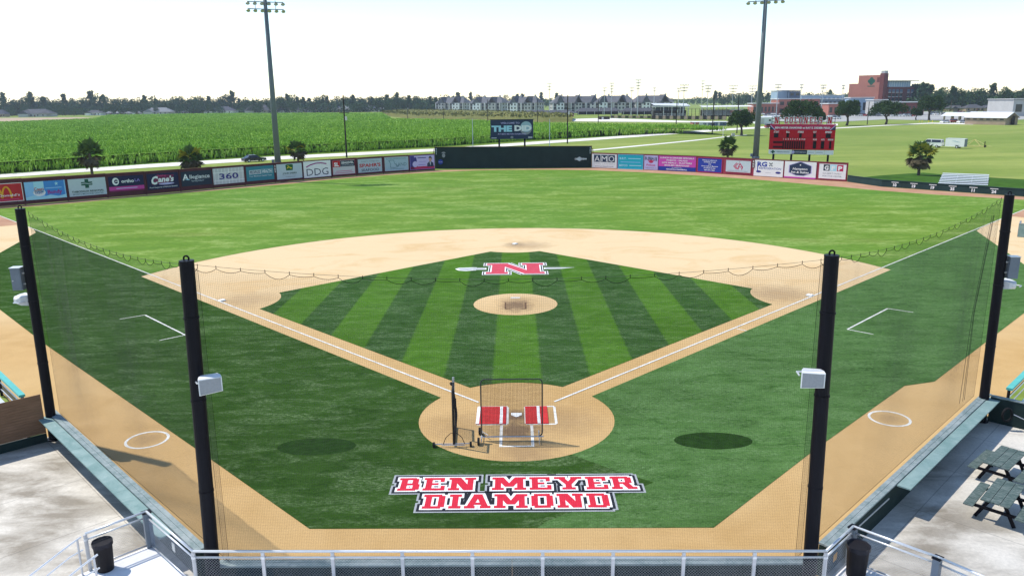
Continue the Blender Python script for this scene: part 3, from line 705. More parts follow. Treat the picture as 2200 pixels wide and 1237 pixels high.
def cabinet(x, y, z, rz, label):
    t = thing('equipment_cabinet', label, 'cabinet', (x, y, z), rz)
    MB().box((0, 0, 0), (.34, .30, .82)).build('box', MATS['cabinet grey'], t); MB().box((0, 0, .422), (.38, .34, .02)).build('lid', MATS['galv bright'], t)
    MB().box((0, -.155, 0), (.28, .008, .74)).build('door', MATS['cabinet grey'], t); MB().tube([(-.11, -.165, -.05), (-.11, -.175, -.05)], .02, 8).build('latch', MATS['galv bright'], t)
    MB().box((.2, .0, .2), (.12, .06, .05)).build('bracket', MATS['galv'], t); MB().box((.2, 0, -.2), (.12, .06, .05)).build('bracket', MATS['galv'], t)
X, Y = -18.06, -1.8
cabinet(X-.06, Y-.1, ht((X, Y, 0), 597), R(6), 'slate grey cabinet strapped to the pole by the wood-slat wall')
wedge_speaker(X-.14, Y-.05, ht((X, Y, 0), 645), R(150), 'pale loudspeaker under the cabinet on the pole by the wood-slat wall', .85)
X, Y = 18.63, -.82
c_ = dup([o for o in col.objects if o.name.startswith('equipment_cabinet') and o.parent is None][0], (X+.02, Y-.1, ht((X, Y, 0), 573)), R(174), 'slate grey cabinet strapped to the pole above the picnic-table patio')
wedge_speaker(X+.08, Y-.02, ht((X, Y, 0), 613), R(205), 'pale loudspeaker under the cabinet on the pole above the picnic-table patio', .85)
# ---- raised walk and its chain-link railing
ZR = 1.75; ZD = .68
RA, RB, RC_, RD, RE = (-11.2, -11.4), (-10.12, -10.30), (-8.06, -12.24), (7.55, -12.43), (8.69, -11.32)
RF = gp(2015, 1196, ZR)[:2]; RG = gp(2200, 1275, ZR)[:2]
deck = [(-11.26, -11.44), (-10.15, -10.24), (-8.03, -12.18), (7.53, -12.38), (8.72, -11.26), (RF[0]+.06, RF[1]+.05), (RG[0]+.1, RG[1]+.05), (16, -20), (16, -26), (-16, -26), (-12.6, -13.0)]
struct('raised_walk', MB().prism(deck, .01, ZD), MATS['deck concrete'])
M('grate', (.30, .31, .32), .6, .1)
def railing(pts, spacing, label, posts=None, mesh=True, z0=ZD, thick=None):
    c0 = Vector((*pts[0], 0)); c1 = Vector((*pts[-1], 0))
    t = thing('railing', label, 'railing', (c0+c1)/2+Vector((0, 0, z0)), group='galvanised chain-link railings')
    up = Vector((0, 0, 1)); mbm = MB()
    for a, b in zip(pts, pts[1:]):
        a = Vector((*a, 0)); b = Vector((*b, 0)); L_ = (b-a).length; d = (b-a).normalized(); h = ZR-.68+z0
        MB().tube([a+up*h, b+up*h], .034, 8).build('top_rail', MATS['galv bright'], t, world=True, smooth=True)
        MB().tube([a+up*(h-.17), b+up*(h-.17)], .026, 8).build('mid_rail', MATS['galv bright'], t, world=True, smooth=True)
        MB().tube([a+up*(z0+.08), b+up*(z0+.08)], .022, 8).build('bottom_rail', MATS['galv'], t, world=True, smooth=True)
        n = max(1, round(L_/spacing))
        for i in range(n+1):
            p = a+d*(L_*i/n)
            if i == n and b != Vector((*pts[-1], 0)): continue
            mb = MB(); mb.box(p+up*((z0+h-.03)/2), (.085, .05, h-.03-z0), math.atan2(d.y, d.x)); mb.build('post', MATS['galv'], t, world=True)
            MB().box(p+up*(h-.17), (.10, .07, .06), math.atan2(d.y, d.x)).build('clamp', MATS['galv bright'], t, world=True)
        if mesh:
            zb, zt = z0+.06, h-.17; hh = zt-zb; st = .075
            k = int((L_+hh)/st)
            for i in range(k+1):
                for sgn in (1, -1):
                    s0 = i*st-hh; x0, x1 = s0, s0+hh; ya, yb = (zb, zt) if sgn > 0 else (zt, zb)
                    if x0 < 0: ya += (0-x0)*(1 if yb > ya else -1); x0 = 0
                    if x1 > L_: yb -= (x1-L_)*(1 if yb > ya else -1); x1 = L_
                    if x1-x0 < .01: continue
                    mbm.tube([a+d*x0+up*ya, a+d*x1+up*yb], .0024, 3, cap=False)
    if mesh:
        o = mbm.build('chain_link', MATS['galv'], t, world=True); o['kind'] = 'stuff'
    return t
railing([RC_, RD], 1.78, 'long straight chain-link railing along the raised walk behind the backstop wall')
railing([RA, RB, RC_], 2.9, 'cornered chain-link railing round the left end of the raised walk')
railing([RD, RE, tuple(RF), tuple(RG)], 2.2, 'cornered chain-link railing round the right end of the raised walk')
# stout end posts
for (x, y), lab in ((RB, 'thick dark green post at the outer corner of the left railing'), (RE, 'thick dark green post at the outer corner of the right railing'), ((RF[0], RF[1]), 'thick dark green post in the middle of the right railing run')):
    t = thing('corner_post', lab, 'post', (x, y, ZD))
    MB().box((0, 0, .52), (.20, .16, 1.04), R(40)).build('shaft', MATS['cabinet grey'], t); MB().box((0, 0, 1.055), (.24, .20, .03), R(40)).build('cap', MATS['black steel'], t)
# stair rail at the far left
t = thing('stair_handrail', 'sloping pipe handrail beside the steps left of the raised walk', 'handrail', (-11.6, -12.3, 0))
for dx, dy in ((0, 0), (.85, -.80)):
    MB().tube([(-11.25+dx, -11.5+dy, 1.72), (-11.45+dx, -11.75+dy, 1.62), (-12.5+dx, -12.8+dy, .95)], .026, 7).build('handrail', MATS['galv bright'], t, world=True)
    MB().tube([(-11.25+dx, -11.5+dy, 1.35), (-11.45+dx, -11.75+dy, 1.3), (-12.5+dx, -12.8+dy, .6)], .022, 7).build('lower_rail', MATS['galv bright'], t, world=True)
    for k in (0, 1): MB().tube([(-11.3-1.1*k+dx, -11.6-1.1*k+dy, .0), (-11.3-1.1*k+dx, -11.6-1.1*k+dy, 1.68-.7*k)], .026, 7).build('post', MATS['galv'], t, world=True)
mb = MB()
st = thing('concrete_steps', 'pale concrete steps leading down from the left end of the raised walk', 'steps', (-12, -12.2, 0))
for k in range(4):
    d0 = .3*k; MB().box((-11.55-d0*.72-.1, -12.35-d0*.72, (ZD-.17*k)/2-.085), (.42, 1.25, max(.05, ZD-.17*(k+1))), R(45)).build('step', MATS['deck concrete'], st, world=True)
M('sign white', (.78, .76, .68), .6, .05); M('sign orange', (.75, .36, .05), .5, .1)
MB_ = tag(MB().box((-9.0, -11.30, 1.28), (.17, .012, .24), R(-45)).build('notice_card', MATS['sign white']), 'small cream notice card tied to the left railing', 'notice')
tag(MB().box((8.02, -11.92, 1.25), (.20, .012, .20), R(45)).build('notice_card', MATS['sign orange']), 'small orange notice card tied to the right railing', 'notice')
# ---- rubbish bins
def bin_(x, y, z, r, h, label):
    t = thing('rubbish_bin', label, 'bin', (x, y, z), group='black rubbish bins on the raised walk')
    MB().lathe([(r*.82, 0), (r*.86, .05), (r*.98, h*.93), (r*1.06, h*.94), (r*1.06, h)], 20).build('body', MATS['can black'], t, smooth=False)
    mb = MB(); n = 24; random.seed(3)
    for k in range(n):
        a = 2*math.pi*k/n; mb.v.append((r*1.07*math.cos(a), r*1.07*math.sin(a), h-.06-.05*random.random()))
    for k in range(n):
        a = 2*math.pi*k/n; mb.v.append((r*1.08*math.cos(a), r*1.08*math.sin(a), h+.015+.02*random.random()))
    for k in range(n):
        a = 2*math.pi*k/n; mb.v.append((r*.7*math.cos(a), r*.7*math.sin(a), h-.03-.08*random.random()))
    mb.v.append((0, 0, h-.12))
    for k in range(n):
        k2 = (k+1) % n; mb.f += [(k, k2, n+k2, n+k), (n+k, n+k2, 2*n+k2, 2*n+k), (2*n+k, 2*n+k2, 3*n)]
    mb.mi = [0]*len(mb.f); mb.build('liner_bag', MATS['bag black'], t)
pb = gp(228, 1222, ZD); bin_(pb.x, pb.y, ZD, .235, .80, 'black rubbish bin on the raised walk by the left steps')
pb = gp(1838, 1236, ZD); bin_(pb.x, pb.y, ZD, .27, .86, 'black rubbish bin on the raised walk inside the right railing corner')
# ---- picnic tables
def table(x, y, rz, label):
    t = thing('picnic_table', label, 'table', (x, y, .004), rz, group='green picnic tables on the patio')
    for k in range(3): MB().box((-.26+.26*k, 0, .74), (.245, 1.85, .04)).build('table_plank', MATS['table green'], t)
    for s in (-1, 1):
        MB().box((s*.68, 0, .44), (.27, 1.85, .04)).build('seat_plank', MATS['table green'], t)
        for yy in (-.62, .62):
            MB().beam((s*.18, yy, .70), (s*.52, yy, .02), .05, .10).build('leg', MATS['black steel'], t)
    for yy in (-.66, .66):
        MB().beam((-.78, yy, .385), (.78, yy, .385), .05, .09).build('cross_rail', MATS['black steel'], t)
        MB().beam((-.34, yy+.06*(1 if yy < 0 else -1), .675), (.34, yy+.06*(1 if yy < 0 else -1), .675), .05, .07).build('top_batten', MATS['black steel'], t)
c1 = gp(2152, 982, .74); c2 = gp(2155, 1058, .74)
table(c1.x+.1, c1.y-.02, R(-48), 'weathered green picnic table nearest the drink ledge'); table(c2.x, c2.y, R(-45), 'weathered green picnic table with a split plank, next to the row\'s first table')
table(c1.x+1.55, c1.y-1.75, R(-47), 'weathered green picnic table half hidden behind the first two'); table(c2.x+1.5, c2.y-1.7, R(-46), 'weathered green picnic table at the outer end of the patio row')
# ---- side walls and dugout rails
t = thing('slat_wall', 'brown horizontal wood-slat wall beside the left cabinet pole', 'wall', (-20, -3.4, 0))
a = Vector((-17.98, -1.95, 0)); b = Vector((-22.2, -5.9, 0)); d = (b-a).normalized(); nn = Vector((-d.y, d.x, 0))
for k in range(15):
    z = .42+k*.104; MB().beam(a+Vector((0, 0, z)), b+Vector((0, 0, z)), .03, .099).build('slat', MATS['brown wood'], t, world=True)
MB().beam(a+Vector((0, 0, .18)), b+Vector((0, 0, .18)), .05, .34).build('plinth', MATS['dark green wall'], t, world=True)
for k in (.1, .5, .9):
    p = a.lerp(b, k)+nn*(-.06); MB().box(p+Vector((0, 0, .98)), (.08, .08, 1.9)).build('post', MATS['black steel'], t, world=True)
t = thing('side_wall', 'dark green wall with a pale cap running off beside the picnic patio', 'wall', (20, -1.5, 0))
a = Vector((18.7, -.72, 0)); b = Vector((24.5, -6.2, 0))
for k in range(4): MB().beam(a.lerp(b, k/4)+Vector((0, 0, .52)), a.lerp(b, (k+1)/4-.001)+Vector((0, 0, .52)), .10, 1.04).build('wall_panel', MATS['dark green wall'], t, world=True)
MB().beam(a+Vector((0, 0, 1.065)), b+Vector((0, 0, 1.065)), .16, .05).build('cap_board', MATS['cap wood'], t, world=True)
t = thing('hose_reel', 'dark coiled hose with its pale line strung along the green side wall', 'hose', (18.85, -1.55, 0))
MB().tube([(.18*math.cos(a_/8*math.pi), -.02*a_/10, .62+.26*math.sin(a_/8*math.pi)) for a_ in range(33)], .035, 6).build('coil', MATS['rubber'], t)
MB().tube([(.2, -.1, .66), (.6, -.45, .5), (1.6, -1.4, .44), (3.6, -3.3, .46)], .014, 5).build('line', MATS['galv bright'], t)
def dugout_rail(a, b, label, inward):
    a = Vector((*a, 0)); b = Vector((*b, 0)); t = thing('dugout_rail', label, 'rail', (a+b)/2)
    MB().beam(a+Vector((0, 0, 1.1)), b+Vector((0, 0, 1.1)), .22, .10).build('padded_rail', MATS['teal rail'], t, world=True)
    n = 5; off_ = Vector((*inward, 0))*-.5
    for i in range(n+1):
        p = a.lerp(b, i/n); MB().box(p+Vector((0, 0, .53)), (.08, .08, 1.04)).build('post', MATS['black steel'], t, world=True)
    for z in (.35, .7): MB().tube([a+Vector((0, 0, z)), b+Vector((0, 0, z))], .025, 6).build('lower_rail', MATS['galv'], t, world=True)
    MB().beam(a+off_+Vector((0, 0, .42)), b+off_+Vector((0, 0, .42)), .36, .05).build('bench_board', MATS['galv bright'], t, world=True)
dugout_rail((-20.0, .0), (-34, 14), 'teal padded rail in front of the left dugout behind the slat wall', (s2, s2))
dugout_rail((19.75, -.15), (34, 14.1), 'teal padded rail in front of the right dugout beyond the green side wall', (-s2, s2))
struct('dugout_floor', MB().poly([(-20.3, -.2), (-36, 15.5), (-42, 9), (-27, -6.5)], .006), MATS['concrete']); struct('dugout_floor', MB().poly([(20.0, -.3), (36, 15.5), (42, 9), (27, -6)], .006), MATS['concrete'])
# bullpen boxes at the frame edges
pR = gp(2189, 511); t = thing('bullpen_screen', 'grey-green padded bullpen box on the dirt beyond the right foul line', 'screen', (pR.x+1.2, pR.y-.2, 0), R(-35))
for k in range(2): MB().box((-.62+1.24*k, 0, .62), (1.22, .12, 1.2)).build('pad_panel', MATS['green wood'], t)
MB().box((-1.2, 1.0, .62), (.12, 2.0, 1.2)).build('pad_panel', MATS['cabinet grey'], t); MB().box((0, 0, 1.245), (2.5, .16, .04)).build('top_rail', MATS['galv'], t)
# ================================================================== OUTFIELD WALL, BANNERS, BOARDS
M('maroon board', (.095, .030, .036), .75, .25, .8); M('maroon bright', (.33, .045, .075), .7, .15, .8); M('eye green', (.016, .030, .030), .8, .2, .5); M('low green', (.022, .046, .046), .7, .2, .7)
M('post brown', (.16, .085, .055), .8, .2, 1)
PAL = {'red': (.48, .025, .03), 'gold': (.80, .42, .03), 'white': (.80, .80, .80), 'blue': (.06, .25, .62), 'sky': (.26, .52, .80), 'navy': (.016, .018, .062), 'purpletxt': (.30, .035, .22), 'pink': (.55, .06, .30), 'magenta': (.60, .075, .42),
       'palegrey': (.50, .58, .62), 'dkgreen': (.018, .095, .062), 'greentxt': (.02, .07, .05), 'plum': (.17, .02, .075), 'rose': (.62, .06, .20), 'slate': (.022, .034, .058), 'lightgrey': (.55, .55, .56), 'midgrey': (.26, .27, .29), 'teal': (.045, .22, .28), 'aqua': (.02, .42, .54),
       'deere': (.025, .12, .03), 'yellow': (.80, .62, .05), 'black': (.012, .012, .014), 'royal': (.025, .05, .33), 'violet': (.28, .21, .58), 'lilac': (.52, .47, .75), 'skin': (.50, .30, .22), 'crimson': (.50, .03, .10), 'steelblue': (.35, .48, .55), 'indigo': (.05, .045, .22), 'cyan': (.38, .68, .80), 'scred': (.52, .014, .026), 'scdark': (.055, .006, .010), 'greyblue': (.42, .50, .56), 'ocean': (.03, .12, .14), 'ink': (.03, .045, .09)}
for k, v in PAL.items(): M(k, v, .5, .06, 2)
FH = lambda x: 3.38-(x+60)/1000*.42
def wall_panels(t, tab, xs, h, mat, depth=.14, capmat=None, back=0.0):
    for xa, xb in zip(xs, xs[1:]):
        a, b = fp(tab, xa), fp(tab, xb); d = (b-a).normalized(); n = Vector((-d.y, d.x, 0)); ha, hb = h(xa), h(xb); hh = (ha+hb)/2
        a2, b2 = a+d*.012+n*(depth/2+back), b-d*.012+n*(depth/2+back)
        MB().beam(a2+Vector((0, 0, hh/2+.02)), b2+Vector((0, 0, hh/2+.02)), depth, hh-.04).build('wall_panel', MATS[mat], t, world=True)
        if capmat: MB().beam(a+n*(depth/2)+Vector((0, 0, hh+.03)), b+n*(depth/2)+Vector((0, 0, hh+.03)), depth+.10, .07).build('top_rail', MATS[capmat], t, world=True)
XL = [-60, -36, 55.5, 148, 233, 315.5, 389.5, 458.8, 527.5, 592, 652, 713, 767, 824, 879, 935]
t = thing('outfield_wall', 'long dark maroon board wall curving behind the left outfield', 'wall', fp(FB, 450))
wall_panels(t, FB, XL, FH, 'maroon board', capmat='post brown')
for x in XL[1:-1]:
    p = fp(FB, x); MB().box(p+Vector((.0, -.05, FH(x)/2)), (.14, .10, FH(x)-.02)).build('post', MATS['maroon board'], t, world=True)
XR = [1271, 1326, 1382.5, 1414, 1495.5, 1554, 1617.5, 1682.5, 1753.5, 1819]
FR_ = lambda x: 2.78
t = thing('outfield_wall', 'maroon board wall behind the right outfield below the scoreboard', 'wall', fp(FBR, 1553))
wall_panels(t, FBR, XR, FR_, 'maroon bright', capmat='post brown')
# batter's eye
e0, e1 = gp(935, 362.6), gp(1271, 360.6)
t = thing('batters_eye', 'tall blank dark green wall in the middle of the outfield', 'wall', (e0+e1)/2)
for k in range(10): MB().beam(e0.lerp(e1, k/10)+Vector((0, .1, 2.0)), e0.lerp(e1, (k+1)/10-.00005)+Vector((0, .1, 2.0)), .16, 4.0).build('wall_panel', MATS['eye green'], t, world=True)
MB().beam(e0+Vector((-.1, .1, 4.03)), e1+Vector((.1, .1, 4.03)), .24, .07).build('top_rail', MATS['post brown'], t, world=True)
for s, e in ((-1, e0), (1, e1)): MB().beam(e+Vector((s*.15, .2, 3.6)), e+Vector((s*.5, .9, 1.6)), .10, .10).build('end_brace', MATS['post brown'], t, world=True)
ex = lambda px: (px-1103)/336*(e1-e0).length
sg = Sign()
for k, ch in enumerate('405'):
    sg.text(ch, ex(938.5), 3.65-.42*k, .34, 'palegrey', layer=1); sg.text(ch, ex(1267.5), 3.65-.42*k, .34, 'palegrey', layer=1)
sg.disc(ex(954), 2.72, .42, .42, 'midgrey', 1, name='emblem', a0=20, a1=160); sg.disc(ex(954), 2.45, .30, .38, 'midgrey', 1, name='emblem')
sg.disc(ex(947), 1.25, .46, .46, 'royal', 1, name='emblem'); sg.text('NCAA', ex(947), 1.25, .2, 'lilac', w=.7, layer=2)
sg.poly([(ex(1245)+.95*math.cos(R(a)), 1.65+.45*math.sin(R(a))*(1 if k % 2 else .45)) for k, a in enumerate(range(0, 360, 30))], 'midgrey', 1, name='emblem'); sg.rect(ex(1254), 1.65, 1.1, .26, 'palegrey', 2, name='emblem'); sg.poly([(ex(1245)-.02+.75*math.cos(R(a)), 1.65+.38*math.sin(R(a))) for a in range(0, 360, 90)], 'palegrey', 2, name='emblem')
d = (e1-e0).normalized(); et = bpy.data.objects.new('wall_print', None)
tt = thing('wall_emblems', 'small pale distance figures and emblems on the dark green outfield wall', 'emblem', (e0+e1)/2+Vector((0, .012, 0)), math.atan2(d.y, d.x))
sg.build(tt)
bpy.data.objects.remove(et)
# ---- banners
def banner(tab, xa, xb, z0, z1, bgm, label, draw, frame=None, cat='banner', fwd=.07, grp='advertising banners on the outfield wall'):
    a, b = fp(tab, xa), fp(tab, xb); d = (b-a); w = d.length; d.normalize(); n = Vector((d.y, -d.x, 0))
    t = thing('banner', label, cat, (a+b)/2+n*fwd, math.atan2(d.y, d.x), grp)
    h = z1-z0
    MB().box((0, .015, (z0+z1)/2), (w, .025, h)).build('sheet', MATS[bgm], t)
    if frame:
        for x, z, ww, hh in ((0, z1+.03, w+.16, .07), (0, z0-.03, w+.16, .07), (-w/2-.04, (z0+z1)/2, .07, h), (w/2+.04, (z0+z1)/2, .07, h)):
            MB().box((x, .012, z), (ww, .05, hh)).build('frame_bar', MATS[frame], t)
    sg = Sign(); draw(sg, w, h, (z0+z1)/2); sg.build(t)
    return t
def d_arch(s, w, h, z):
    x0 = -w*.02
    for c_ in (-.5, .5):
        pts = [(x0+c_*w*.24+w*.115*math.cos(R(a)), z-h*.30+h*.62*math.sin(R(a))) for a in range(0, 181, 12)]
        s.band(pts, w*.045, 'gold', 1, 'arches')
    s.text("McDonald's", 0+w*.06, z-h*.16, h*.13, 'white', w=w*.74, layer=2); s.rect(0, z-h*.40, w*.8, h*.05, 'rose', 1)
banner(FB, -33, 52, .62, 2.82, 'red', 'red banner with golden arches at the far left end of the outfield wall', d_arch, 'white')
def d_beer(s, w, h, z):
    s.rect(w*.22, z+.0, w*.5, h, 'blue', 1); s.rect(-w*.16, z+h*.18, w*.24, h*.62, 'cyan', 2, 'can'); s.disc(-w*.16, z-h*.12, w*.15, h*.2, 'white', 2, 'can')
    s.poly([(-w*.5, z-h*.5), (w*.5, z-h*.5), (w*.5, z-h*.3), (w*.3, z-h*.38), (w*.1, z-h*.28), (-w*.1, z-h*.38), (-w*.3, z-h*.26), (-w*.5, z-h*.36)], 'cyan', 2, 'snow')
    s.text('Coors', -w*.16, z+h*.08, h*.18, 'red', w=w*.24, layer=3); s.text('LIGHT', -w*.16, z-h*.13, h*.15, 'royal', w=w*.2, layer=3)
    s.text('Bundy', w*.22, z-h*.12, h*.22, 'purpletxt', w=w*.36, layer=2, bold=.03); s.rect(w*.2, z+h*.10, w*.4, h*.05, 'sky', 2)
    s.poly([(w*.28+w*.055*(1 if k % 2 else .4)*math.cos(R(a)), z+h*.32+h*.12*(1 if k % 2 else .4)*math.sin(R(a))) for k, a in enumerate(range(-18, 342, 36))], 'cyan', 2, 'star')
banner(FB, 58, 145, .55, 2.86, 'sky', 'bright blue banner with a silver can and snow along its foot', d_beer)
def d_cross(s, w, h, z):
    c_ = (-.01*w, z+h*.20); a_ = h*.12
    s.rect(c_[0], c_[1], a_*1.7, h*.52, 'dkgreen', 1, 'cross'); s.rect(c_[0], c_[1], w*.30, h*.2, 'dkgreen', 1.2, 'cross'); s.band([(c_[0]-w*.15, c_[1]), (c_[0]-w*.05, c_[1]+h*.02), (c_[0]+w*.05, c_[1]-h*.02), (c_[0]+w*.15, c_[1])], h*.035, 'palegrey', 2, 'wave')
    s.text('THIBODAUX REGIONAL', 0, z-h*.24, h*.11, 'greentxt', w=w*.86, layer=2, bold=.03); s.text('SPORTS MEDICINE CENTER', 0, z-h*.39, h*.09, 'ocean', w=w*.82, layer=2, bold=.005)
banner(FB, 151, 231, .55, 2.84, 'palegrey', 'pale grey banner with a dark green cross over two lines of lettering', d_cross)
def d_ortho(s, w, h, z):
    s.rect(0, z-h*.28, w, h*.24, 'pink', 1); s.rect(0, z-h*.28, w*.6, h*.05, 'lilac', 2)
    s.disc(-w*.30, z+h*.17, w*.095, h*.24, 'white', 1, 'roundel'); s.disc(-w*.285, z+h*.17, w*.055, h*.13, 'navy', 2, 'roundel'); s.rect(-w*.26, z+h*.17, w*.11, h*.05, 'white', 3, 'roundel')
    s.text('ortho', w*.04, z+h*.17, h*.22, 'white', w=w*.36, layer=2, bold=.03); s.text('LA', w*.32, z+h*.19, h*.18, 'violet', w=w*.15, layer=2)
    s.rect(0, z-h*.45, w, h*.1, 'plum', 1)
banner(FB, 237, 312, .70, 2.84, 'navy', 'navy banner with a white roundel above a pink band', d_ortho)
def d_canes(s, w, h, z):
    s.poly([(-w*.36, z-h*.2), (w*.3, z-h*.05), (w*.36, z+h*.38), (-w*.2, z+h*.4)], 'plum', 1)
    s.text('C', -w*.27, z+h*.08, h*.52, 'white', w=w*.2, layer=2, bold=.05, slant=.2); s.text("ane's", w*.1, z+h*.12, h*.36, 'white', w=w*.5, layer=2, bold=.04, slant=.2)
    s.text('Raising', -w*.03, z+h*.36, h*.1, 'rose', w=w*.26, layer=2); s.disc(w*.1, z-h*.17, w*.25, h*.06, 'lilac', 2, 'swash')
    s.text('Proud Supporter of Nicholls Baseball', 0, z-h*.36, h*.075, 'white', w=w*.88, layer=2)
banner(FB, 319, 386, .62, 2.86, 'navy', 'navy and plum banner with large slanting white script', d_canes)
def d_alleg(s, w, h, z):
    s.text('A', -w*.36, z+h*.12, h*.42, 'white', w=w*.2, layer=2, bold=.03); s.text('llegiance', w*.1, z+h*.12, h*.26, 'white', w=w*.66, layer=2, bold=.01); s.text('"Serving Others"', w*.02, z-h*.17, h*.1, 'palegrey', w=w*.42, layer=2); s.text('Capital Advisors', w*.24, z-h*.03, h*.07, 'midgrey', w=w*.4, layer=2); s.poly([(-w*.28, z-.0), (-w*.22, z-h*.1), (-w*.4, z-h*.04)], 'cyan', 3, 'star')
banner(FB, 392, 457, .70, 2.82, 'slate', 'near-black banner with a tall white initial and thin lettering', d_alleg)
def d_360(s, w, h, z):
    for k in range(9): s.rect(-w/2+w*(k+.5)/9, z, w*.012, h*.98, 'white', 1, 'weave')
    for k in (-.28, .22): s.rect(0, z+h*k, w, h*.035, 'white', 2, 'weave')
    s.rect(0, z, w*.02, h, 'white', 3, 'weave')
    s.text('360', 0, z-h*.02, h*.36, 'indigo', w=w*.62, layer=4, bold=.02)
banner(FB, 460, 526, .55, 2.92, 'lightgrey', 'faded see-through grey mesh banner with three dark figures', d_360)
def d_peop(s, w, h, z):
    s.rect(-w*.19, z+h*.1, w*.42, h*.3, 'palegrey', 1); s.rect(w*.24, z+h*.12, w*.42, h*.3, 'palegrey', 1); s.rect(w*.24, z+h*.12, w*.40, h*.26, 'teal', 2)
    s.text('PEOPLES', -w*.19, z+h*.1, h*.2, 'ink', w=w*.36, layer=3, bold=.02); s.text('HEALTH', w*.24, z+h*.12, h*.2, 'white', w=w*.34, layer=3, bold=.02); s.text('Your Medicare Health Team', 0, z-h*.17, h*.1, 'palegrey', w=w*.82, layer=2, bold=.02)
banner(FB, 531, 590, .60, 2.82, 'teal', 'teal banner with two white boxes of lettering', d_peop)
def d_deer(s, w, h, z):
    s.poly([(-w*.13, z+h*.06), (w*.13, z+h*.06), (w*.15, z+h*.42), (w*.10, z+h*.46), (-w*.10, z+h*.46), (-w*.15, z+h*.42)], 'deere', 1, 'shield')
    s.band([(-w*.09, z+h*.20), (-w*.03, z+h*.28), (w*.03, z+h*.25), (w*.09, z+h*.20)], h*.05, 'yellow', 2, 'stag'); s.band([(-w*.02, z+h*.28), (-w*.06, z+h*.38)], h*.035, 'yellow', 2, 'stag'); s.band([(w*.03, z+h*.25), (w*.06, z+h*.17)], h*.035, 'yellow', 2, 'stag')
    s.text('JOHN DEERE', 0, z-h*.13, h*.11, 'greentxt', w=w*.56, layer=2, bold=.02); s.text('THIBODAUX', w*.02, z-h*.37, h*.06, 'midgrey', w=w*.4, layer=2); s.rect(0, z-h*.27, w*.5, h*.012, 'midgrey', 1)
banner(FB, 596, 650, .45, 2.86, 'palegrey', 'pale banner with a green shield bearing a yellow leaping stag', d_deer)
def d_ddg(s, w, h, z):
    s.text('DDG', 0, z-h*.17, h*.42, 'ink', w=w*.8, layer=2, bold=-.005)
    s.band([(-w*.4, z+h*.16), (-w*.25, z+h*.28), (-w*.05, z+h*.36), (w*.15, z+h*.36), (w*.34, z+h*.29)], h*.07, 'purpletxt', 1, 'swoosh')
banner(FB, 653.5, 711.5, .32, 2.98, 'white', 'white banner with three big navy capitals under a violet swoosh', d_ddg)
def d_sea(s, w, h, z):
    s.rect(-w*.33, z+h*.26, w*.33, h*.46, 'red', 1); s.rect(w*.17, z+h*.26, w*.66, h*.42, 'slate', 1); s.text('SL', -w*.33, z+h*.22, h*.28, 'white', w=w*.22, layer=2, bold=.04); s.text('SEALEVEL', w*.17, z+h*.32, h*.15, 'white', w=w*.56, layer=2, bold=.03); s.text('CONSTRUCTION INC', w*.17, z+h*.14, h*.07, 'palegrey', w=w*.56, layer=2)
    for k in range(3): s.rect(0, z-h*.14-h*.13*k, w*(.6+.12*k), h*.035, 'rose' if k else 'lightgrey', 1)
banner(FB, 716, 763, .45, 2.80, 'lightgrey', 'white banner topped by a red square and a dark bar', d_sea, 'maroon bright')
def d_spahr(s, w, h, z):
    s.text("SPAHR'S", 0, z+h*.02, h*.26, 'red', w=w*.9, layer=2, bold=.03); s.text('SEAFOOD', 0, z-h*.32, h*.19, 'slate', w=w*.74, layer=2, bold=.01); s.text("Let's Dig In", 0, z+h*.33, h*.1, 'midgrey', w=w*.7, layer=2)
banner(FB, 770, 821, .45, 2.78, 'greyblue', 'grey banner with one line of bold red lettering over dark capitals', d_spahr)
def d_land(s, w, h, z):
    P_ = [(-.34, .28), (-.12, .28), (-.10, .04), (-.03, -.06), (.0, -.12), (.10, -.18), (.02, -.26), (-.10, -.30), (-.28, -.26), (-.26, .0), (-.34, .28)]
    s.band([(x*w, z+y*h) for x, y in P_], h*.03, 'ocean', 1, 'state_outline'); s.text('LOUISIANA', w*.0, z+h*.40, h*.06, 'ocean', w=w*.86, layer=2); s.text('LAND', w*.2, z-h*.06, h*.24, 'ocean', w=w*.46, layer=2, bold=-.01); s.rect(0, z-h*.40, w*.6, h*.02, 'ocean', 1)
banner(FB, 828, 877, .48, 2.76, 'steelblue', 'blue-grey banner with a thin outline of a state', d_land, 'lightgrey')
def d_purp(s, w, h, z):
    s.rect(0, z-h*.40, w, h*.2, 'crimson', 1); s.rect(-w*.42, z, w*.16, h, 'indigo', 1); s.disc(-w*.3, z-h*.12, w*.11, h*.22, 'lilac', 2, 'seal'); s.poly([(-w*.4, z-h*.3), (-w*.2, z-h*.3), (-w*.25, z+h*.4), (-w*.35, z+h*.4)], 'indigo', 1.5)
    s.text('Billy Napoleon', -w*.02, z+h*.34, h*.08, 'indigo', w=w*.36, layer=2) if False else s.rect(-w*.02, z+h*.34, w*.36, h*.06, 'indigo', 2)
    s.rect(0, z+h*.05, w*.3, h*.03, 'violet', 2); s.rect(-.02*w, z-h*.18, w*.3, h*.05, 'violet', 2)
    s.poly([(w*.20, z-h*.36), (w*.48, z-h*.36), (w*.46, z-h*.08), (w*.36, z+h*.04), (w*.28, z+h*.02), (w*.2, z-h*.12)], 'ink', 2, 'suit'); s.disc(w*.335, z+h*.20, w*.06, h*.18, 'skin', 2, 'face'); s.poly([(w*.26, z+h*.30), (w*.30, z+h*.42), (w*.37, z+h*.42), (w*.41, z+h*.28), (w*.405, z+h*.12), (w*.385, z+h*.29), (w*.30, z+h*.29)], 'ink', 3, 'hair'); s.poly([(w*.30, z+h*.0), (w*.36, z+h*.02), (w*.345, z-h*.3)], 'palegrey', 3, 'shirt')
banner(FB, 882, 933, .40, 2.80, 'lilac', 'violet banner with a dark-suited portrait at its right edge', d_purp, 'violet')
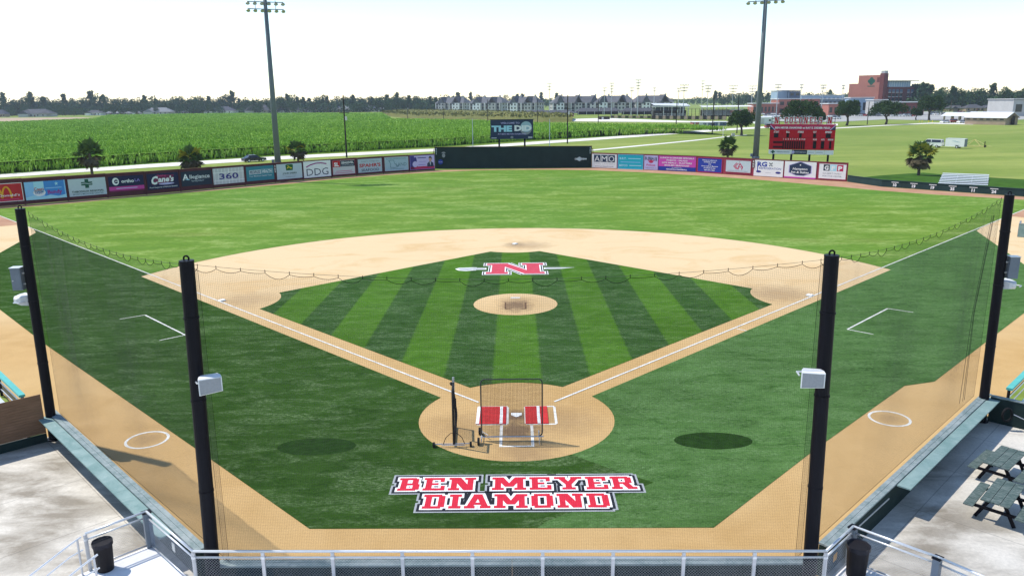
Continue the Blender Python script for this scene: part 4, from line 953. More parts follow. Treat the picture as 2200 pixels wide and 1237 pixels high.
# right side
def d_amo(s, w, h, z):
    for k, ch in enumerate('AMO'):
        x = (-.29+.29*k)*w; s.rect(x, z+h*.18, w*.27, h*.52, 'ink', 1); s.text(ch, x, z+h*.16, h*.40, 'white', w=w*.22, layer=2, bold=.0)
    s.text('TRIAL LAWYERS', 0, z-h*.20, h*.15, 'lightgrey', w=w*.86, layer=2, bold=0); s.text('ARCENEAUX, MARQUETTE & ORY', 0, z-h*.40, h*.065, 'ink', w=w*.76, layer=2)
banner(FBR, 1272, 1325, .12, 2.62, 'white', 'white banner with three black squares each holding a white capital', d_amo)
def d_bet(s, w, h, z):
    s.text('B.E.T.', -w*.30, z+h*.24, h*.15, 'cyan', w=w*.28, layer=2, bold=.04); s.rect(w*.16, z+h*.24, w*.5, h*.05, 'cyan', 1); s.rect(w*.0, z-.02*h, w*.8, h*.05, 'sky', 1); s.text('BETCO', -w*.28, z-h*.27, h*.15, 'cyan', w=w*.34, layer=2, bold=.04); s.rect(w*.2, z-h*.26, w*.48, h*.06, 'cyan', 1)
banner(FBR, 1328, 1381, .12, 2.60, 'aqua', 'turquoise banner with three rows of pale lettering', d_bet, 'sky')
def d_bub(s, w, h, z):
    s.text('BUBBA', -w*.12, z+h*.30, h*.22, 'ink', w=w*.66, layer=2, bold=.02); s.text('II', w*.34, z+h*.26, h*.26, 'ink', w=w*.16, layer=2, bold=.02); s.disc(0, z+h*.08, w*.16, h*.11, 'crimson', 1, 'crab'); s.band([(-w*.18, z+h*.1), (-w*.2, z+h*.2)], w*.05, 'crimson', 1, 'crab'); s.band([(w*.18, z+h*.1), (w*.2, z+h*.2)], w*.05, 'crimson', 1, 'crab'); s.text('Poboys', 0, z-h*.16, h*.13, 'crimson', w=w*.66, layer=2, bold=.02, slant=.2); s.text('THIBODAUX, LA', 0, z-h*.37, h*.1, 'midgrey', w=w*.84, layer=2)
banner(FBR, 1384, 1413, .10, 2.62, 'lilac', 'narrow pale banner with a red crab between dark and red lettering', d_bub)
def d_lun(s, w, h, z):
    s.rect(0, z-h*.36, w, h*.28, 'royal', 1)
    for k, tx in enumerate(('LUNCH & DINNER SPECIALS', 'POBOYS - SALADS', 'LITE MEALS - PLATTERS', 'BOILED SEAFOOD')): s.text(tx, 0, z+h*(.38-.17*k), h*.10, 'white', w=w*(.9, .56, .8, .66)[k], layer=2, bold=.03)
    s.text('IN SUPPORT OF', 0, z-h*.29, h*.05, 'white', w=w*.26, layer=2); s.text('NICHOLLS BASEBALL', 0, z-h*.40, h*.09, 'white', w=w*.56, layer=2, bold=.03)
banner(FBR, 1414.5, 1494.5, .10, 2.64, 'magenta', 'wide magenta banner of white menu lettering over a dark blue foot', d_lun)
def d_att(s, w, h, z):
    for k, (tx, ww) in enumerate((('Henry J. Lafont, Jr.', .62), ('ATTORNEY AT LAW', .5), ('AND', .12), ('Anna Lafont Barrow', .7), ('ATTORNEY AT LAW', .5), ('985-693-1060', .44))): s.text(tx, 0, z+h*(.36-.145*k), h*.085, 'white', w=w*ww, layer=2, bold=.02)
banner(FBR, 1499, 1550, .22, 2.52, 'royal', 'royal blue banner with six centred lines of white lettering', d_att, 'crimson')
def d_ia(s, w, h, z):
    s.band([(-w*.06, z-h*.25), (-w*.18, z+.0), (-w*.06, z+h*.28)], w*.03, 'crimson', 1, 'emblem'); s.band([(-w*.0, z-h*.25), (-w*.11, z+.0), (0, z+h*.25)], w*.03, 'crimson', 1, 'emblem')
    s.band([(0, z-h*.25), (w*.02, z-.02), (w*.07, z+h*.24)], w*.035, 'crimson', 2, 'emblem'); s.band([(w*.07, z+h*.24), (w*.18, z-h*.05), (w*.14, z-h*.25)], w*.035, 'crimson', 2, 'emblem'); s.rect(w*.08, z-h*.05, w*.12, h*.06, 'crimson', 3, 'emblem'); s.disc(w*.05, z+h*.36, w*.02, h*.03, 'crimson', 1, 'emblem')
    s.text('LOUISIANA INSURANCE AGENCY', 0, z-h*.40, h*.06, 'midgrey', w=w*.84, layer=2)
banner(FBR, 1559, 1612, .48, 2.42, 'palegrey', 'silvery banner with a red angular monogram', d_ia, 'maroon bright')
def d_rg(s, w, h, z):
    s.text('RG', -w*.22, z+h*.25, h*.30, 'royal', w=w*.34, layer=2, bold=.04); s.rect(-w*.37, z-.0, w*.03, h*.5, 'royal', 1)
    for a in (45, 135, 225, 315): s.band([(w*.08+w*.02*math.cos(R(a)), z+h*.25+h*.04*math.sin(R(a))), (w*.08+w*.07*math.cos(R(a)), z+h*.25+h*.14*math.sin(R(a)))], w*.03, 'slate', 1, 'fan')
    s.text('REFRIGERATION', w*.06, z+h*.0, h*.12, 'royal', w=w*.74, layer=2, bold=0); s.disc(-w*.33, z-h*.22, w*.09, h*.07, 'indigo', 1, 'badge'); s.disc(w*.34, z-h*.24, w*.09, h*.07, 'indigo', 1, 'badge'); s.rect(0, z-h*.27, w*.2, h*.03, 'lightgrey', 1)
banner(FBR, 1619, 1681.5, .10, 2.66, 'white', 'white banner with blue initials beside a small grey fan', d_rg)
def d_ham(s, w, h, z):
    s.rect(0, z-h*.46, w, h*.08, 'magenta', 1)
    hx = lambda k: [(x*w*k, z+h*.06+y*h*k) for x, y in ((-.34, .2), (0, .43), (.34, .2), (.34, -.22), (.12, -.38), (-.12, -.38), (-.34, -.22))]
    s.poly(hx(1.08), 'lilac', 1, 'badge'); s.poly(hx(1.0), 'ink', 2, 'badge'); s.text('Hampton', 0, z+h*.07, h*.14, 'white', w=w*.46, layer=3, bold=.02, slant=.2); s.text('Inn & Suites', 0, z-h*.13, h*.13, 'white', w=w*.56, layer=3, bold=.03, slant=.2); s.disc(0, z+h*.30, w*.02, h*.04, 'white', 3, 'badge')
banner(FBR, 1684.5, 1752, .10, 2.68, 'white', 'white banner with a dark six-sided badge and a pink foot', d_ham)
def d_gfp(s, w, h, z):
    for k, (ch, mt) in enumerate((('G', 'slate'), ('F', 'cyan'), ('P', 'crimson'))):
        x = (-.22+.25*k)*w; s.rect(x, z+h*.24, w*.23, h*.42, mt, 1); s.text(ch, x, z+h*.22, h*.3, 'white', w=w*.15, layer=2, bold=.05)
    s.text('GAUBERT FAMILY', 0, z-h*.14, h*.09, 'midgrey', w=w*.7, layer=2, bold=0); s.text('PRACTICE CENTER', 0, z-h*.32, h*.09, 'midgrey', w=w*.7, layer=2, bold=0)
banner(FBR, 1758, 1816, .30, 2.56, 'white', 'white banner with three coloured squares holding white capitals', d_gfp, 'maroon bright')
# distance figures on the walls
for tab, x, z, s_, lab in ((FB, 592.3, 2.6, '365', 'small white figures on the left wall beside the teal banner'), (FBR, 1617.6, 2.4, '365', 'small white figures on the right wall beside the silvery banner')):
    a = fp(tab, x-2); b = fp(tab, x+2); d = (b-a).normalized(); n = Vector((d.y, -d.x, 0))
    t = thing('distance_marker', lab, 'marker', (a+b)/2+n*.14, math.atan2(d.y, d.x)); sg = Sign()
    MB().box((0, .02, z-.4), (.42, .02, 1.3)).build('board', MATS['maroon board'], t)
    for k, ch in enumerate(s_): sg.text(ch, 0, z-.4*k, .32, 'white', layer=1, bold=.03)
    sg.build(t)
# ---- low right-hand wall with retired numbers
t = thing('low_wall', 'low dark green wall with a pale cap curving along the right-field corner', 'wall', fp(FBL, 2013))
wall_panels(t, FBL, [1820, 1857, 1894, 1935, 1975, 2013, 2055, 2100, 2150, 2200, 2290], lambda x: .95, 'low green', depth=.16, capmat='low green')
for x, num in ((1922, '10'), (1962.5, '19'), (2003, '19'), (2045.5, '35'), (2090, '11'), (2134.5, '24')):
    a = fp(FBL, x-12); b = fp(FBL, x+12); d = (b-a).normalized(); n = Vector((d.y, -d.x, 0))
    lab = {'10': 'white number ten on the low green wall', '35': 'white number thirty-five on the low green wall', '11': 'white number eleven on the low green wall', '24': 'white number twenty-four on the low green wall'}.get(num, 'white number nineteen on the low green wall, next to number ' + ('ten' if x < 1990 else 'thirty-five'))
    t = thing('retired_number', lab, 'number', (a+b)/2+n*.025, math.atan2(d.y, d.x), 'numbers on the low green wall')
    sg = Sign(); sg.text(num, 0, .38, .42, 'white', layer=1, bold=.05); sg.rect(0, .76, .95, .09, 'white', 1, 'name_bar'); sg.build(t)
# ---- video board over the batter's eye
c0 = Vector((-.35, 121.5, 0)); zt = ht(c0, 257.5); zb = ht(c0, 299.0); A = gy(1053, 121.5).x; B = gy(1145.5, 121.5).x; w = B-A; cx = (A+B)/2; h = zt-zb
t = thing('video_board', 'dark welcome board with big silvery letters on two posts above the green wall', 'sign', (cx, 121.5, 0), R(-.6))
MB().box((0, .2, (zt+zb)/2), (w, .4, h)).build('cabinet', MATS['ink'], t); MB().box((0, .2, zt+.03), (w+.2, .5, .08)).build('top_trim', MATS['black steel'], t)
for x in (-w*.30, w*.30): MB().box((x, .25, zb/2), (.34, .34, zb)).build('post', MATS['black steel'], t)
sg = Sign(); z = (zt+zb)/2
sg.disc(w*.33, z+h*.06, w*.14, h*.34, 'midgrey', 1, 'ball'); sg.disc(w*.335, z+h*.13, w*.13, h*.28, 'steelblue', 2, 'ball'); sg.text('WELCOME TO', -w*.04, z+h*.33, h*.09, 'lilac', w=w*.44, layer=3, bold=.01)
sg.text('THE', -w*.235, z+h*.04, h*.32, 'cyan', w=w*.48, layer=3, bold=.06); sg.text('DID', w*.26, z+h*.06, h*.30, 'white', w=w*.40, layer=3, bold=.06); sg.text('AT BEN MEYER DIAMOND', 0, z-h*.24, h*.07, 'lilac', w=w*.66, layer=3, bold=.01); sg.disc(0, z-h*.41, w*.035, h*.06, 'midgrey', 1, 'crest'); sg.rect(-w*.42, z-h*.44, w*.12, h*.04, 'lightgrey', 1, 'credit'); sg.rect(w*.43, z-h*.42, w*.1, h*.07, 'lightgrey', 1, 'credit'); sg.build(t)
for px in (1014.5, 1181):
    p = gy(px, 122.2); tp = ht(p, 256); o = thing('net_mast', 'slender pale mast ' + ('left' if px < 1100 else 'right') + ' of the welcome board behind the green wall', 'mast', p)
    MB().tube([(0, 0, 0), (-.02*(px < 1100), 0, tp)], [.075, .05], 8).build('shaft', MATS['palegrey'], o); MB().box((0, 0, .04), (.3, .3, .08)).build('foot', MATS['galv'], o)
# ---- scoreboard
SY = 104.0; pc = gy(1728, SY); zt = ht(pc, 267); zb = ht(pc, 331); A, B = gy(1657, SY+1.0), gy(1799, SY-3.2)
d = (B-A); w = d.length; d.normalize(); ang_ = math.atan2(d.y, d.x); ctr = (A+B)/2
t = thing('scoreboard', 'red baseball scoreboard with steel letters on top, on four black posts behind the right wall', 'scoreboard', ctr, ang_)
H_ = zt-zb; zs = zb+H_*.155; 
MB().box((0, .3, (zt+zs)/2), (w, .5, zt-zs)).build('cabinet', MATS['scred'], t)
for k, (xa, xb, mt) in enumerate(((-.5, -.135, 'white'), (-.135, .10, 'ink'), (.10, .225, 'white'), (.225, .36, 'white'), (.36, .5, 'white'))): MB().box(((xa+xb)/2*w, .27, (zb+zs)/2-.02), ((xb-xa)*w-.05, .40, zs-zb-.06)).build('sponsor_panel', MATS[mt], t)
for x in (-.42, -.14, .14, .42):
    MB().box((x*w, .4, (zb+.1)/2), (.32, .32, zb+.1)).build('post', MATS['black steel'], t)
for xa, xb in ((-.42, -.14), (.14, .42)): MB().beam((xa*w, .4, 3.15), (xb*w, .4, 3.15), .1, .1).build('cross_brace', MATS['black steel'], t)
sg = Sign(); hh = zt-zs; zc = (zt+zs)/2
Z = lambda f: zs+hh*f
sg.poly([(-w*.5, Z(1)), (w*.5, Z(1)), (w*.5, Z(.93)), (w*.42, Z(.78)), (-w*.42, Z(.78)), (-w*.5, Z(.93))], 'crimson', 1); sg.poly([(-w*.5, Z(.93)), (-w*.42, Z(.78)), (-w*.5, Z(.78))], 'ink', 2); sg.poly([(w*.5, Z(.93)), (w*.42, Z(.78)), (w*.5, Z(.78))], 'ink', 2)
sg.band([(-w*.495, Z(.96)), (-w*.42, Z(.78))], .12, 'lilac', 3); sg.band([(w*.495, Z(.96)), (w*.42, Z(.78))], .12, 'lilac', 3)
sg.text('BEN MEYER DIAMOND at RAY E. DIDIER FIELD', 0, Z(.865), hh*.075, 'white', w=w*.84, layer=3, bold=.04)
for x, lab, ww, bw in ((-.395, 'AT BAT', .085, .07), (-.215, 'BALL', .055, .04), (-.02, 'STRIKE', .09, .04), (.195, 'OUT', .05, .045), (.40, 'SPEED', .1, .075)):
    sg.text(lab, x*w, Z(.70), hh*.075, 'white', w=ww*w, layer=2+.01*x, bold=.03, name='caption'); sg.rect(x*w, Z(.56), bw*w, hh*.17, 'black', 2+.01*x, 'digit_window')
for k in range(10):
    x = (-.275+.0355*k)*w; sg.text(str(k+1), x, Z(.415), hh*.06, 'white', layer=2+.001*k, bold=.03, name='inning_number'); sg.rect(x, Z(.19), .027*w, hh*.32, 'scdark', 2+.001*k, 'inning_window')
for f in (.29, .10): sg.rect(-.36*w, Z(f), .15*w, hh*.085, 'scdark', 2+f*.01, 'team_window')
for x, lab, ww in ((.205, 'RUNS', .055), (.325, 'HITS', .05), (.44, 'ERRORS', .08)):
    sg.text(lab, x*w, Z(.41), hh*.06, 'white', w=ww*w, layer=2.05+.01*x, bold=.03, name='caption'); sg.rect(x*w, Z(.20), .05*w if x < .4 else .032*w, hh*.30, 'black', 2.05+.01*x, 'digit_window')
for x in (-.30, -.12, .08, .28): sg.rect(x*w, Z(.58), .012, hh*.36, 'scdark', 1, 'seam')
sg.rect(0, Z(.47), w, .02, 'scdark', 1, 'seam')
sg.build(t)
sg = Sign(); zz = (zb+zs)/2-.02
sg.rect(-.43*w, zz, .07*w, .22*(zs-zb), 'dkgreen', 1, 'cross'); sg.rect(-.43*w, zz, .025*w, .7*(zs-zb), 'dkgreen', 2, 'cross'); sg.text('THIBODAUX REGIONAL', -.27*w, zz, (zs-zb)*.2, 'greentxt', w=w*.21, layer=2); sg.rect(-.115*w, zz, .05*w, .3*(zs-zb), 'lilac', 1, 'cross'); sg.rect(-.115*w, zz, .018*w, .8*(zs-zb), 'lilac', 2, 'cross'); sg.text('SPORTS MEDICINE', .0, zz, (zs-zb)*.18, 'white', w=w*.16, layer=2); sg.rect(.16*w, zz, .09*w, .2*(zs-zb), 'lightgrey', 1, 'logo_bar'); sg.rect(.29*w, zz, .1*w, .2*(zs-zb), 'lightgrey', 1.2, 'logo_bar')
for k, mb in sg.g.items(): mb.build(k[0], MATS[k[1]], t, loc=(0, .06, 0))
# letters standing on top
mb1, mb2 = MB(), MB(); lh = 1.05
FONT['C'] = (.84, [RC(.02, .13, .28, .87), RC(.13, .83, .72, 1), RC(.13, 0, .72, .17), RC(.58, .62, .82, .9), RC(.58, .1, .82, .38)]); FONT['L'] = (.80, SER+[RC(.09, 0, .33, 1), RC(.1, 0, .8, .17), RC(.62, .05, .8, .4)]); FONT['S'] = (.82, [RC(.06, .83, .78, 1), RC(.02, .48, .26, .93), RC(.06, .42, .76, .58), RC(.56, .07, .80, .52), RC(.04, 0, .76, .17)])
def standing(s, xa, xb, z, h, e, mb, y):
    tmp = MB(); letters(s, xa, z, h, (xb-xa)/(width(s, .35)*h), e, tmp, 0, gap=.35)
    for v in tmp.v: mb.v.append((v[0], y-v[2], v[1]))
    mb.f += tmp.f; mb.mi += tmp.mi
for s, xa, xb in (('COLONELS', -.28*w, .29*w), ('N', -.44*w, -.37*w), ('N', .37*w, .44*w)):
    mbo, mbi = MB(), MB(); standing(s, xa, xb, zt+.12, lh, .075, mbo, .25); standing(s, xa, xb, zt+.12, lh, -.02, mbi, .24)
    mbo.build('letter_outline', MATS['lightgrey'], t); mbi.build('letter_face', MATS['scred'], t)
for f in (.25, .75): MB().beam((-.48*w, .35, zt+.12+lh*f), (.48*w, .35, zt+.12+lh*f), .06, .06).build('letter_rail', MATS['black steel'], t)
for k in range(9): MB().box(((-.48+.12*k)*w, .40, zt+.65), (.07, .07, 1.3)).build('letter_strut', MATS['black steel'], t)
# ---- floodlight towers
def tower(px, Y, y_low, label, lean):
    p = gy(px, Y); zl = ht(p, y_low)
    t = thing('floodlight_tower', label, 'light tower', p, 0, 'tall floodlight towers behind the outfield wall')
    hgt = zl+5.2; aim = math.atan2(-p.y, -p.x)+math.pi/2
    MB().tube([(0, 0, 0), (0, 0, hgt*.45), (0, 0, hgt)], [.52, .40, .25], 14).build('shaft', MATS['tower steel'], t, smooth=True); MB().tube([(0, 0, 0), (0, 0, 3.1)], [.62, .62], 14).build('pier', MATS['cabinet grey'], t)
    MB().box((-.75, -.1, 3.3), (.35, .3, .5)).build('switch_box', MATS['cabinet grey'], t)
    cx_, sx_ = math.cos(aim), math.sin(aim)
    for k in range(5):
        z = zl+1.05*k; MB().beam((-2.7*cx_, -2.7*sx_, z+.25), (2.7*cx_, 2.7*sx_, z+.25), .12, .12).build('crossarm', MATS['tower steel'], t)
        for i in range(6):
            u = -2.6+5.2*i/5
            mb = MB(); mb.lathe([(.10, .18), (.30, .0), (.32, -.10)], 10)
            ax = Vector((u*cx_+.28*-sx_*-1, u*sx_+.28*cx_*-1, z))
            rot = Matrix.Rotation(aim, 3, 'Z') @ Matrix.Rotation(R(-38), 3, 'X')
            mb.v = [tuple(rot @ Vector(v)+Vector((u*cx_+.25*sx_, u*sx_-.25*cx_, z))) for v in mb.v]
            mb.build('lamp', MATS['galv'], t)
    for k in range(2): MB().beam((-1.5*cx_+k*3*cx_, -1.5*sx_+k*3*sx_, zl-.1), (-1.5*cx_+k*3*cx_, -1.5*sx_+k*3*sx_, zl+4.8), .06, .06).build('ladder_rail', MATS['tower steel'], t)
M('tower steel', (.155, .175, .195), .5, .1, 1, metal=.2)
a = fp(FB, 588); tower(588, a.y+2.2, 24, 'grey floodlight tower behind the teal banner of the left wall', 0)
a = fp(FBR, 1630); tower(1630, a.y+2.4, 6, 'grey floodlight tower behind the right wall near the scoreboard', 0)
# ---- bleacher on the right bank
M('bank grass', (.045, .105, .016), .95, .35, .5, spec=.02); M('aluminium', (.74, .75, .76), .4, .06, 3, metal=.3)
bt = [gp(*q) for q in ((1800, 386), (1880, 394), (2013, 404), (2110, 411), (2230, 420), (2300, 424))]
mb = MB(); prof = [(0.6, -.02, 0), (3, .12, 0), (11, .45, 0), (21, -.03, 0)]
rows_ = []
for i, p in enumerate(bt):
    dd = (bt[min(i+1, 5)]-bt[max(i-1, 0)]).normalized(); n = Vector((-dd.y, dd.x, 0)); k_ = (.25, .8, 1, 1, 1, .6)[i]
    rows_ += [tuple(p+n*(d_)+Vector((0, 0, z_*k_))) for d_, z_, _ in prof]
mb.add(rows_, [(i*4+k, (i+1)*4+k, (i+1)*4+k+1, i*4+k+1) for i in range(5) for k in range(3)])
struct('grass_bank', mb, MATS['bank grass'], smooth=True)
b0, b1 = gp(2015, 398), gp(2122, 402.5); dd = (b1-b0).normalized(); n = Vector((-dd.y, dd.x, 0)); Lb = (b1-b0).length
t = thing('bleacher', 'silver plank bleacher stepping up the grass bank behind the low green wall', 'bleacher', (b0+b1)/2+n*.35, math.atan2(dd.y, dd.x))
for k in range(7):
    z = .30+.10*k; yy = 1.55*k
    MB().box((0, yy, z), (Lb, .95, .05)).build('seat_plank', MATS['aluminium'], t); MB().box((0, yy+.75, z-.22), (Lb, .40, .04)).build('foot_plank', MATS['cabinet grey'], t)  # foot planks coloured dark to paint the shaded gaps between seats
for x in (-.48, -.16, .16, .48):
    MB().beam((x*Lb, -.3, .12), (x*Lb, 9.6, .66), .08, .10).build('stringer', MATS['galv'], t)
    for k in (0, 1, 2, 3, 4): MB().box((x*Lb, .0+2.3*k, .10+.06*k), (.06, .06, .2+.12*k)).build('leg', MATS['galv'], t)
# ================================================================== VEGETATION
import numpy as np
rng = np.random.default_rng(5)
def leafmat(name, a, b, c_=None, scale=.35, tr=.0):
    N = Nodes(name, rough=.9, spec=.03)
    col_ = N.mix(N.rng(N.noise(scale, 4, .7), .3, .7), a, b)
    if c_: col_ = N.mix(N.rng(N.noise(scale*4, 3, .7), .55, .75, 0, .7), col_, c_)
    return N.out(col_)
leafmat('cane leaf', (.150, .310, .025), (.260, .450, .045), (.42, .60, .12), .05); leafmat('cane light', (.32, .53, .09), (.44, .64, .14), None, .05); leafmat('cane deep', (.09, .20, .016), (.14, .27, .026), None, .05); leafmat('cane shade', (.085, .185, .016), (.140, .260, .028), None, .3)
leafmat('oak leaf', (.026, .052, .016), (.052, .090, .028), (.085, .125, .045), .5); leafmat('wood leaf', (.034, .072, .030), (.062, .110, .044), (.090, .145, .062), .12); leafmat('pine leaf', (.030, .064, .030), (.050, .092, .040), None, .15); leafmat('bush leaf', (.030, .070, .018), (.058, .110, .026), None, .3)
leafmat('palm green', (.075, .135, .040), (.150, .225, .075), None, .8); leafmat('palm yellow', (.28, .29, .04), (.42, .40, .07), None, 1); leafmat('palm dead', (.085, .072, .045), (.185, .155, .095), None, 1)
M('bark', (.085, .065, .05), .95, .3, 2, bump=.4); M('palm bark', (.11, .095, .075), .95, .3, 3, bump=.5); M('pine bark', (.12, .085, .065), .95, .3, .5)
def fast_mesh(name, V, F, mat, parent=None):
    """V (n,3) verts, F (m,k) faces all of one size"""
    me = bpy.data.meshes.new(name); k = F.shape[1]
    me.vertices.add(len(V)); me.vertices.foreach_set('co', V.astype(np.float32).ravel())
    me.loops.add(F.size); me.loops.foreach_set('vertex_index', F.astype(np.int32).ravel())
    me.polygons.add(len(F)); me.polygons.foreach_set('loop_start', np.arange(0, F.size, k, dtype=np.int32)); 
    me.materials.append(mat); me.update(calc_edges=True); me.validate()
    o = bpy.data.objects.new(name, me); col.objects.link(o)
    if parent is not None: o.parent = parent
    return o
def leaf_quads(P, size, flat=.0):
    n = len(P); a = rng.normal(size=(n, 3)); a[:, 2] *= (1-flat); a /= np.linalg.norm(a, axis=1)[:, None]
    b = rng.normal(size=(n, 3)); b -= a*(a*b).sum(1)[:, None]; b /= np.linalg.norm(b, axis=1)[:, None]
    s = size*(.6+.8*rng.random((n, 1))); V = np.stack([P-a*s, P-b*s*.55, P+a*s, P+b*s*.55], 1).reshape(-1, 3)
    return V, np.arange(4*n).reshape(-1, 4)
def lobes_pts(lobes, n, hollow=.55):
    """points spread through ellipsoid lobes (cx,cy,cz,rx,ry,rz), denser towards the surface"""
    L = np.array(lobes, float); w = (L[:, 3]*L[:, 4]*L[:, 5])**.67; w /= w.sum(); idx = rng.choice(len(L), n, p=w)
    d = rng.normal(size=(n, 3)); d /= np.linalg.norm(d, axis=1)[:, None]; r = hollow+(1-hollow)*rng.random(n)**.6
    r *= 1+.18*np.sin(d[:, 0]*7+idx)*np.sin(d[:, 1]*6+2*idx)*np.sin(d[:, 2]*5)
    return L[idx, :3]+d*r[:, None]*L[idx, 3:]
# ---- trees: prototypes
def proto_tree(kind, H=1.0):
    """returns list of (partname, mesh object) built about the origin for a tree of height H"""
    t = bpy.data.objects.new('proto', None)
    return t
def make_tree(name, label, cat, kind, H, Wd, loc, group=None, leaves=420, seed=0, lmat=None, size=None):
    random.seed(seed); t = thing(name, label, cat, loc, random.random()*6.28, group)
    if kind == 'broad':
        th = H*.30; MB().tube([(0, 0, -.2), (.02*H, 0, th*.6), (0, .02*H, th), (.03*H, 0, H*.6)], [H*.028, H*.022, H*.018, H*.006], 6).build('trunk', MATS['bark'], t)
        lobes = [(0, 0, H*.60, Wd*.38, Wd*.38, H*.34)]
        for k in range(9):
            a = random.random()*6.28; r = Wd*(.18+.2*random.random()); z = H*(.28+.56*random.random()); s = .16+.12*random.random()
            lobes.append((r*math.cos(a), r*math.sin(a), z, Wd*s, Wd*s, H*s*.72))
    elif kind == 'pine':
        MB().tube([(0, 0, -.2), (.01*H, 0, H*.5), (0, 0, H*.95)], [H*.016, H*.012, H*.004], 6).build('trunk', MATS['pine bark'], t)
        lobes = []
        for k in range(11):
            a = random.random()*6.28; z = H*(.52+.46*k/11); r = Wd*.30*(1.1-k/14)*random.random(); s = Wd*(.15+.10*random.random())
            lobes.append((r*math.cos(a), r*math.sin(a), z, s, s, H*.045+.3*s*random.random()))
    elif kind == 'bush':
        MB().tube([(0, 0, -.2), (0, 0, H*.4)], [H*.03, H*.02], 5).build('trunk', MATS['bark'], t)
        lobes = [(0, 0, H*.45, Wd*.45, Wd*.45, H*.45)]+[(Wd*(random.random()-.5)*.8, Wd*(random.random()-.5)*.8, H*(.3+.4*random.random()), Wd*.24, Wd*.24, H*.26) for _ in range(6)]
    V, F = leaf_quads(lobes_pts(lobes, leaves), size or H*.045)
    fast_mesh('crown', V, F, lmat or MATS['pine leaf' if kind == 'pine' else 'wood leaf'], t)
    return t
# ---- live oaks near the campus road
def oak(px, base, top, wpx, label, seed, leaves=5200):
    p = gp(px, base); H = ht(p, top); Wd = wpx/FOC*(p-CAM).dot(_f); random.seed(seed)
    t = thing('oak_tree', label, 'tree', p, seed*1.3, 'dark spreading oaks beyond the right wall')
    mb = MB(); th = H*.30; mb.tube([(0, 0, -.1), (.04*H, 0, th*.5), (0, .02*H, th)], [H*.055, H*.04, H*.036], 8)
    tips = []
    for k in range(7):
        a = 6.28*k/7+random.random()*.5; r = Wd*(.22+.12*random.random()); z = H*(.55+.2*random.random())
        mb.tube([(0, .02*H, th*.96), (r*.4*math.cos(a), r*.4*math.sin(a), th+(z-th)*.5), (r*math.cos(a), r*math.sin(a), z)], [H*.022, H*.014, H*.005], 5); tips.append((r*math.cos(a), r*math.sin(a), z))
    mb.build('trunk', MATS['bark'], t)
    lobes = [(0, 0, H*.66, Wd*.30, Wd*.30, H*.26)]
    for x, y, z in tips: lobes += [(x, y, z, Wd*.17, Wd*.17, H*.17), (x*1.25, y*1.25, z-H*.12, Wd*.11, Wd*.11, H*.12)]
    for k in range(6): a = random.random()*6.28; lobes.append((Wd*.2*math.cos(a), Wd*.2*math.sin(a), H*(.78+.1*random.random()), Wd*.13, Wd*.13, H*.12))
    V, F = leaf_quads(lobes_pts(lobes, leaves, .4), .20+H*.012); fast_mesh('crown', V, F, MATS['oak leaf'], t)
for a in ((1593, 291, 234, 72, 'round oak beside the curving road, behind the right wall\'s blue banner', 1), (1722, 277, 211, 92, 'broad oak directly behind the scoreboard letters', 2), (1757, 274, 232, 30, 'small oak squeezed against the broad one behind the scoreboard', 3), (1819, 270, 214, 66, 'oak on a single straight trunk right of the scoreboard', 4), (1903, 267.5, 215, 82, 'wide leaning oak beside the footpath below the brick tower', 5), (1996, 258.5, 204, 66, 'tall oak by the yellow bollards', 6), (1968, 258, 231, 30, 'small oak leaning against the tall one by the bollards', 7)): oak(*a)
# ---- palms
def palm(px, base, top, wpx, label, seed, yellow=.15, dead=.45):
    p = gp(px, base); H = ht(p, top); Wd = 1.08*wpx/FOC*(p-CAM).dot(_f); r_ = random.Random(seed)
    t = thing('palm_tree', label, 'palm', p, r_.random()*6, 'palms behind the outfield wall')
    hc_ = H-Wd*.40
    MB().tube([(0, 0, -.1), (.03, 0, hc_*.5), (0, 0, hc_)], [.26, .20, .22], 8).build('trunk', MATS['palm bark'], t)
    def frond_set(n, emin, emax, mat, nm, Lk=1.0):
        V = []; F = []
        for i in range(n):
            az = 6.283*i/n+r_.random()*.8; el = R(emin+(emax-emin)*r_.random()); L_ = Wd*.5*(.8+.35*r_.random())*Lk
            d = Vector((math.cos(az)*math.cos(el), math.sin(az)*math.cos(el), math.sin(el))); base_ = Vector((0, 0, hc_))+Vector((math.cos(az), math.sin(az), 0))*.12
            stem = base_+d*L_*.5; side = d.cross(Vector((0, 0, 1)))
            if side.length < .05: side = Vector((1, 0, 0))
            side.normalize(); upv = side.cross(d)
            o = len(V); V += [tuple(base_-side*.02), tuple(base_+side*.02), tuple(stem)]; F.append((o, o+1, o+2))
            for k in range(13):
                f = -1.25+2.5*k/12; tip = stem+(d*math.cos(f)+side*math.sin(f))*L_*.52*(.8+.3*r_.random())+Vector((0, 0, -.18*L_*abs(f)-.10*L_*r_.random()))
                w_ = (d*-math.sin(f)+side*math.cos(f))*.075*L_
                midp = stem.lerp(tip, .5)+upv*.05*L_
                o = len(V); V += [tuple(stem), tuple(midp-w_), tuple(tip), tuple(midp+w_)]; F += [(o, o+1, o+2), (o, o+2, o+3)]
        mb = MB(); mb.add(V, F); mb.build(nm, MATS[mat], t)
    frond_set(44, -12, 85, 'palm green', 'crown'); frond_set(int(34*yellow), 0, 60, 'palm yellow', 'yellow_fronds', 1.08); frond_set(int(34*dead), -78, -20, 'palm dead', 'dead_fronds', 1.0)
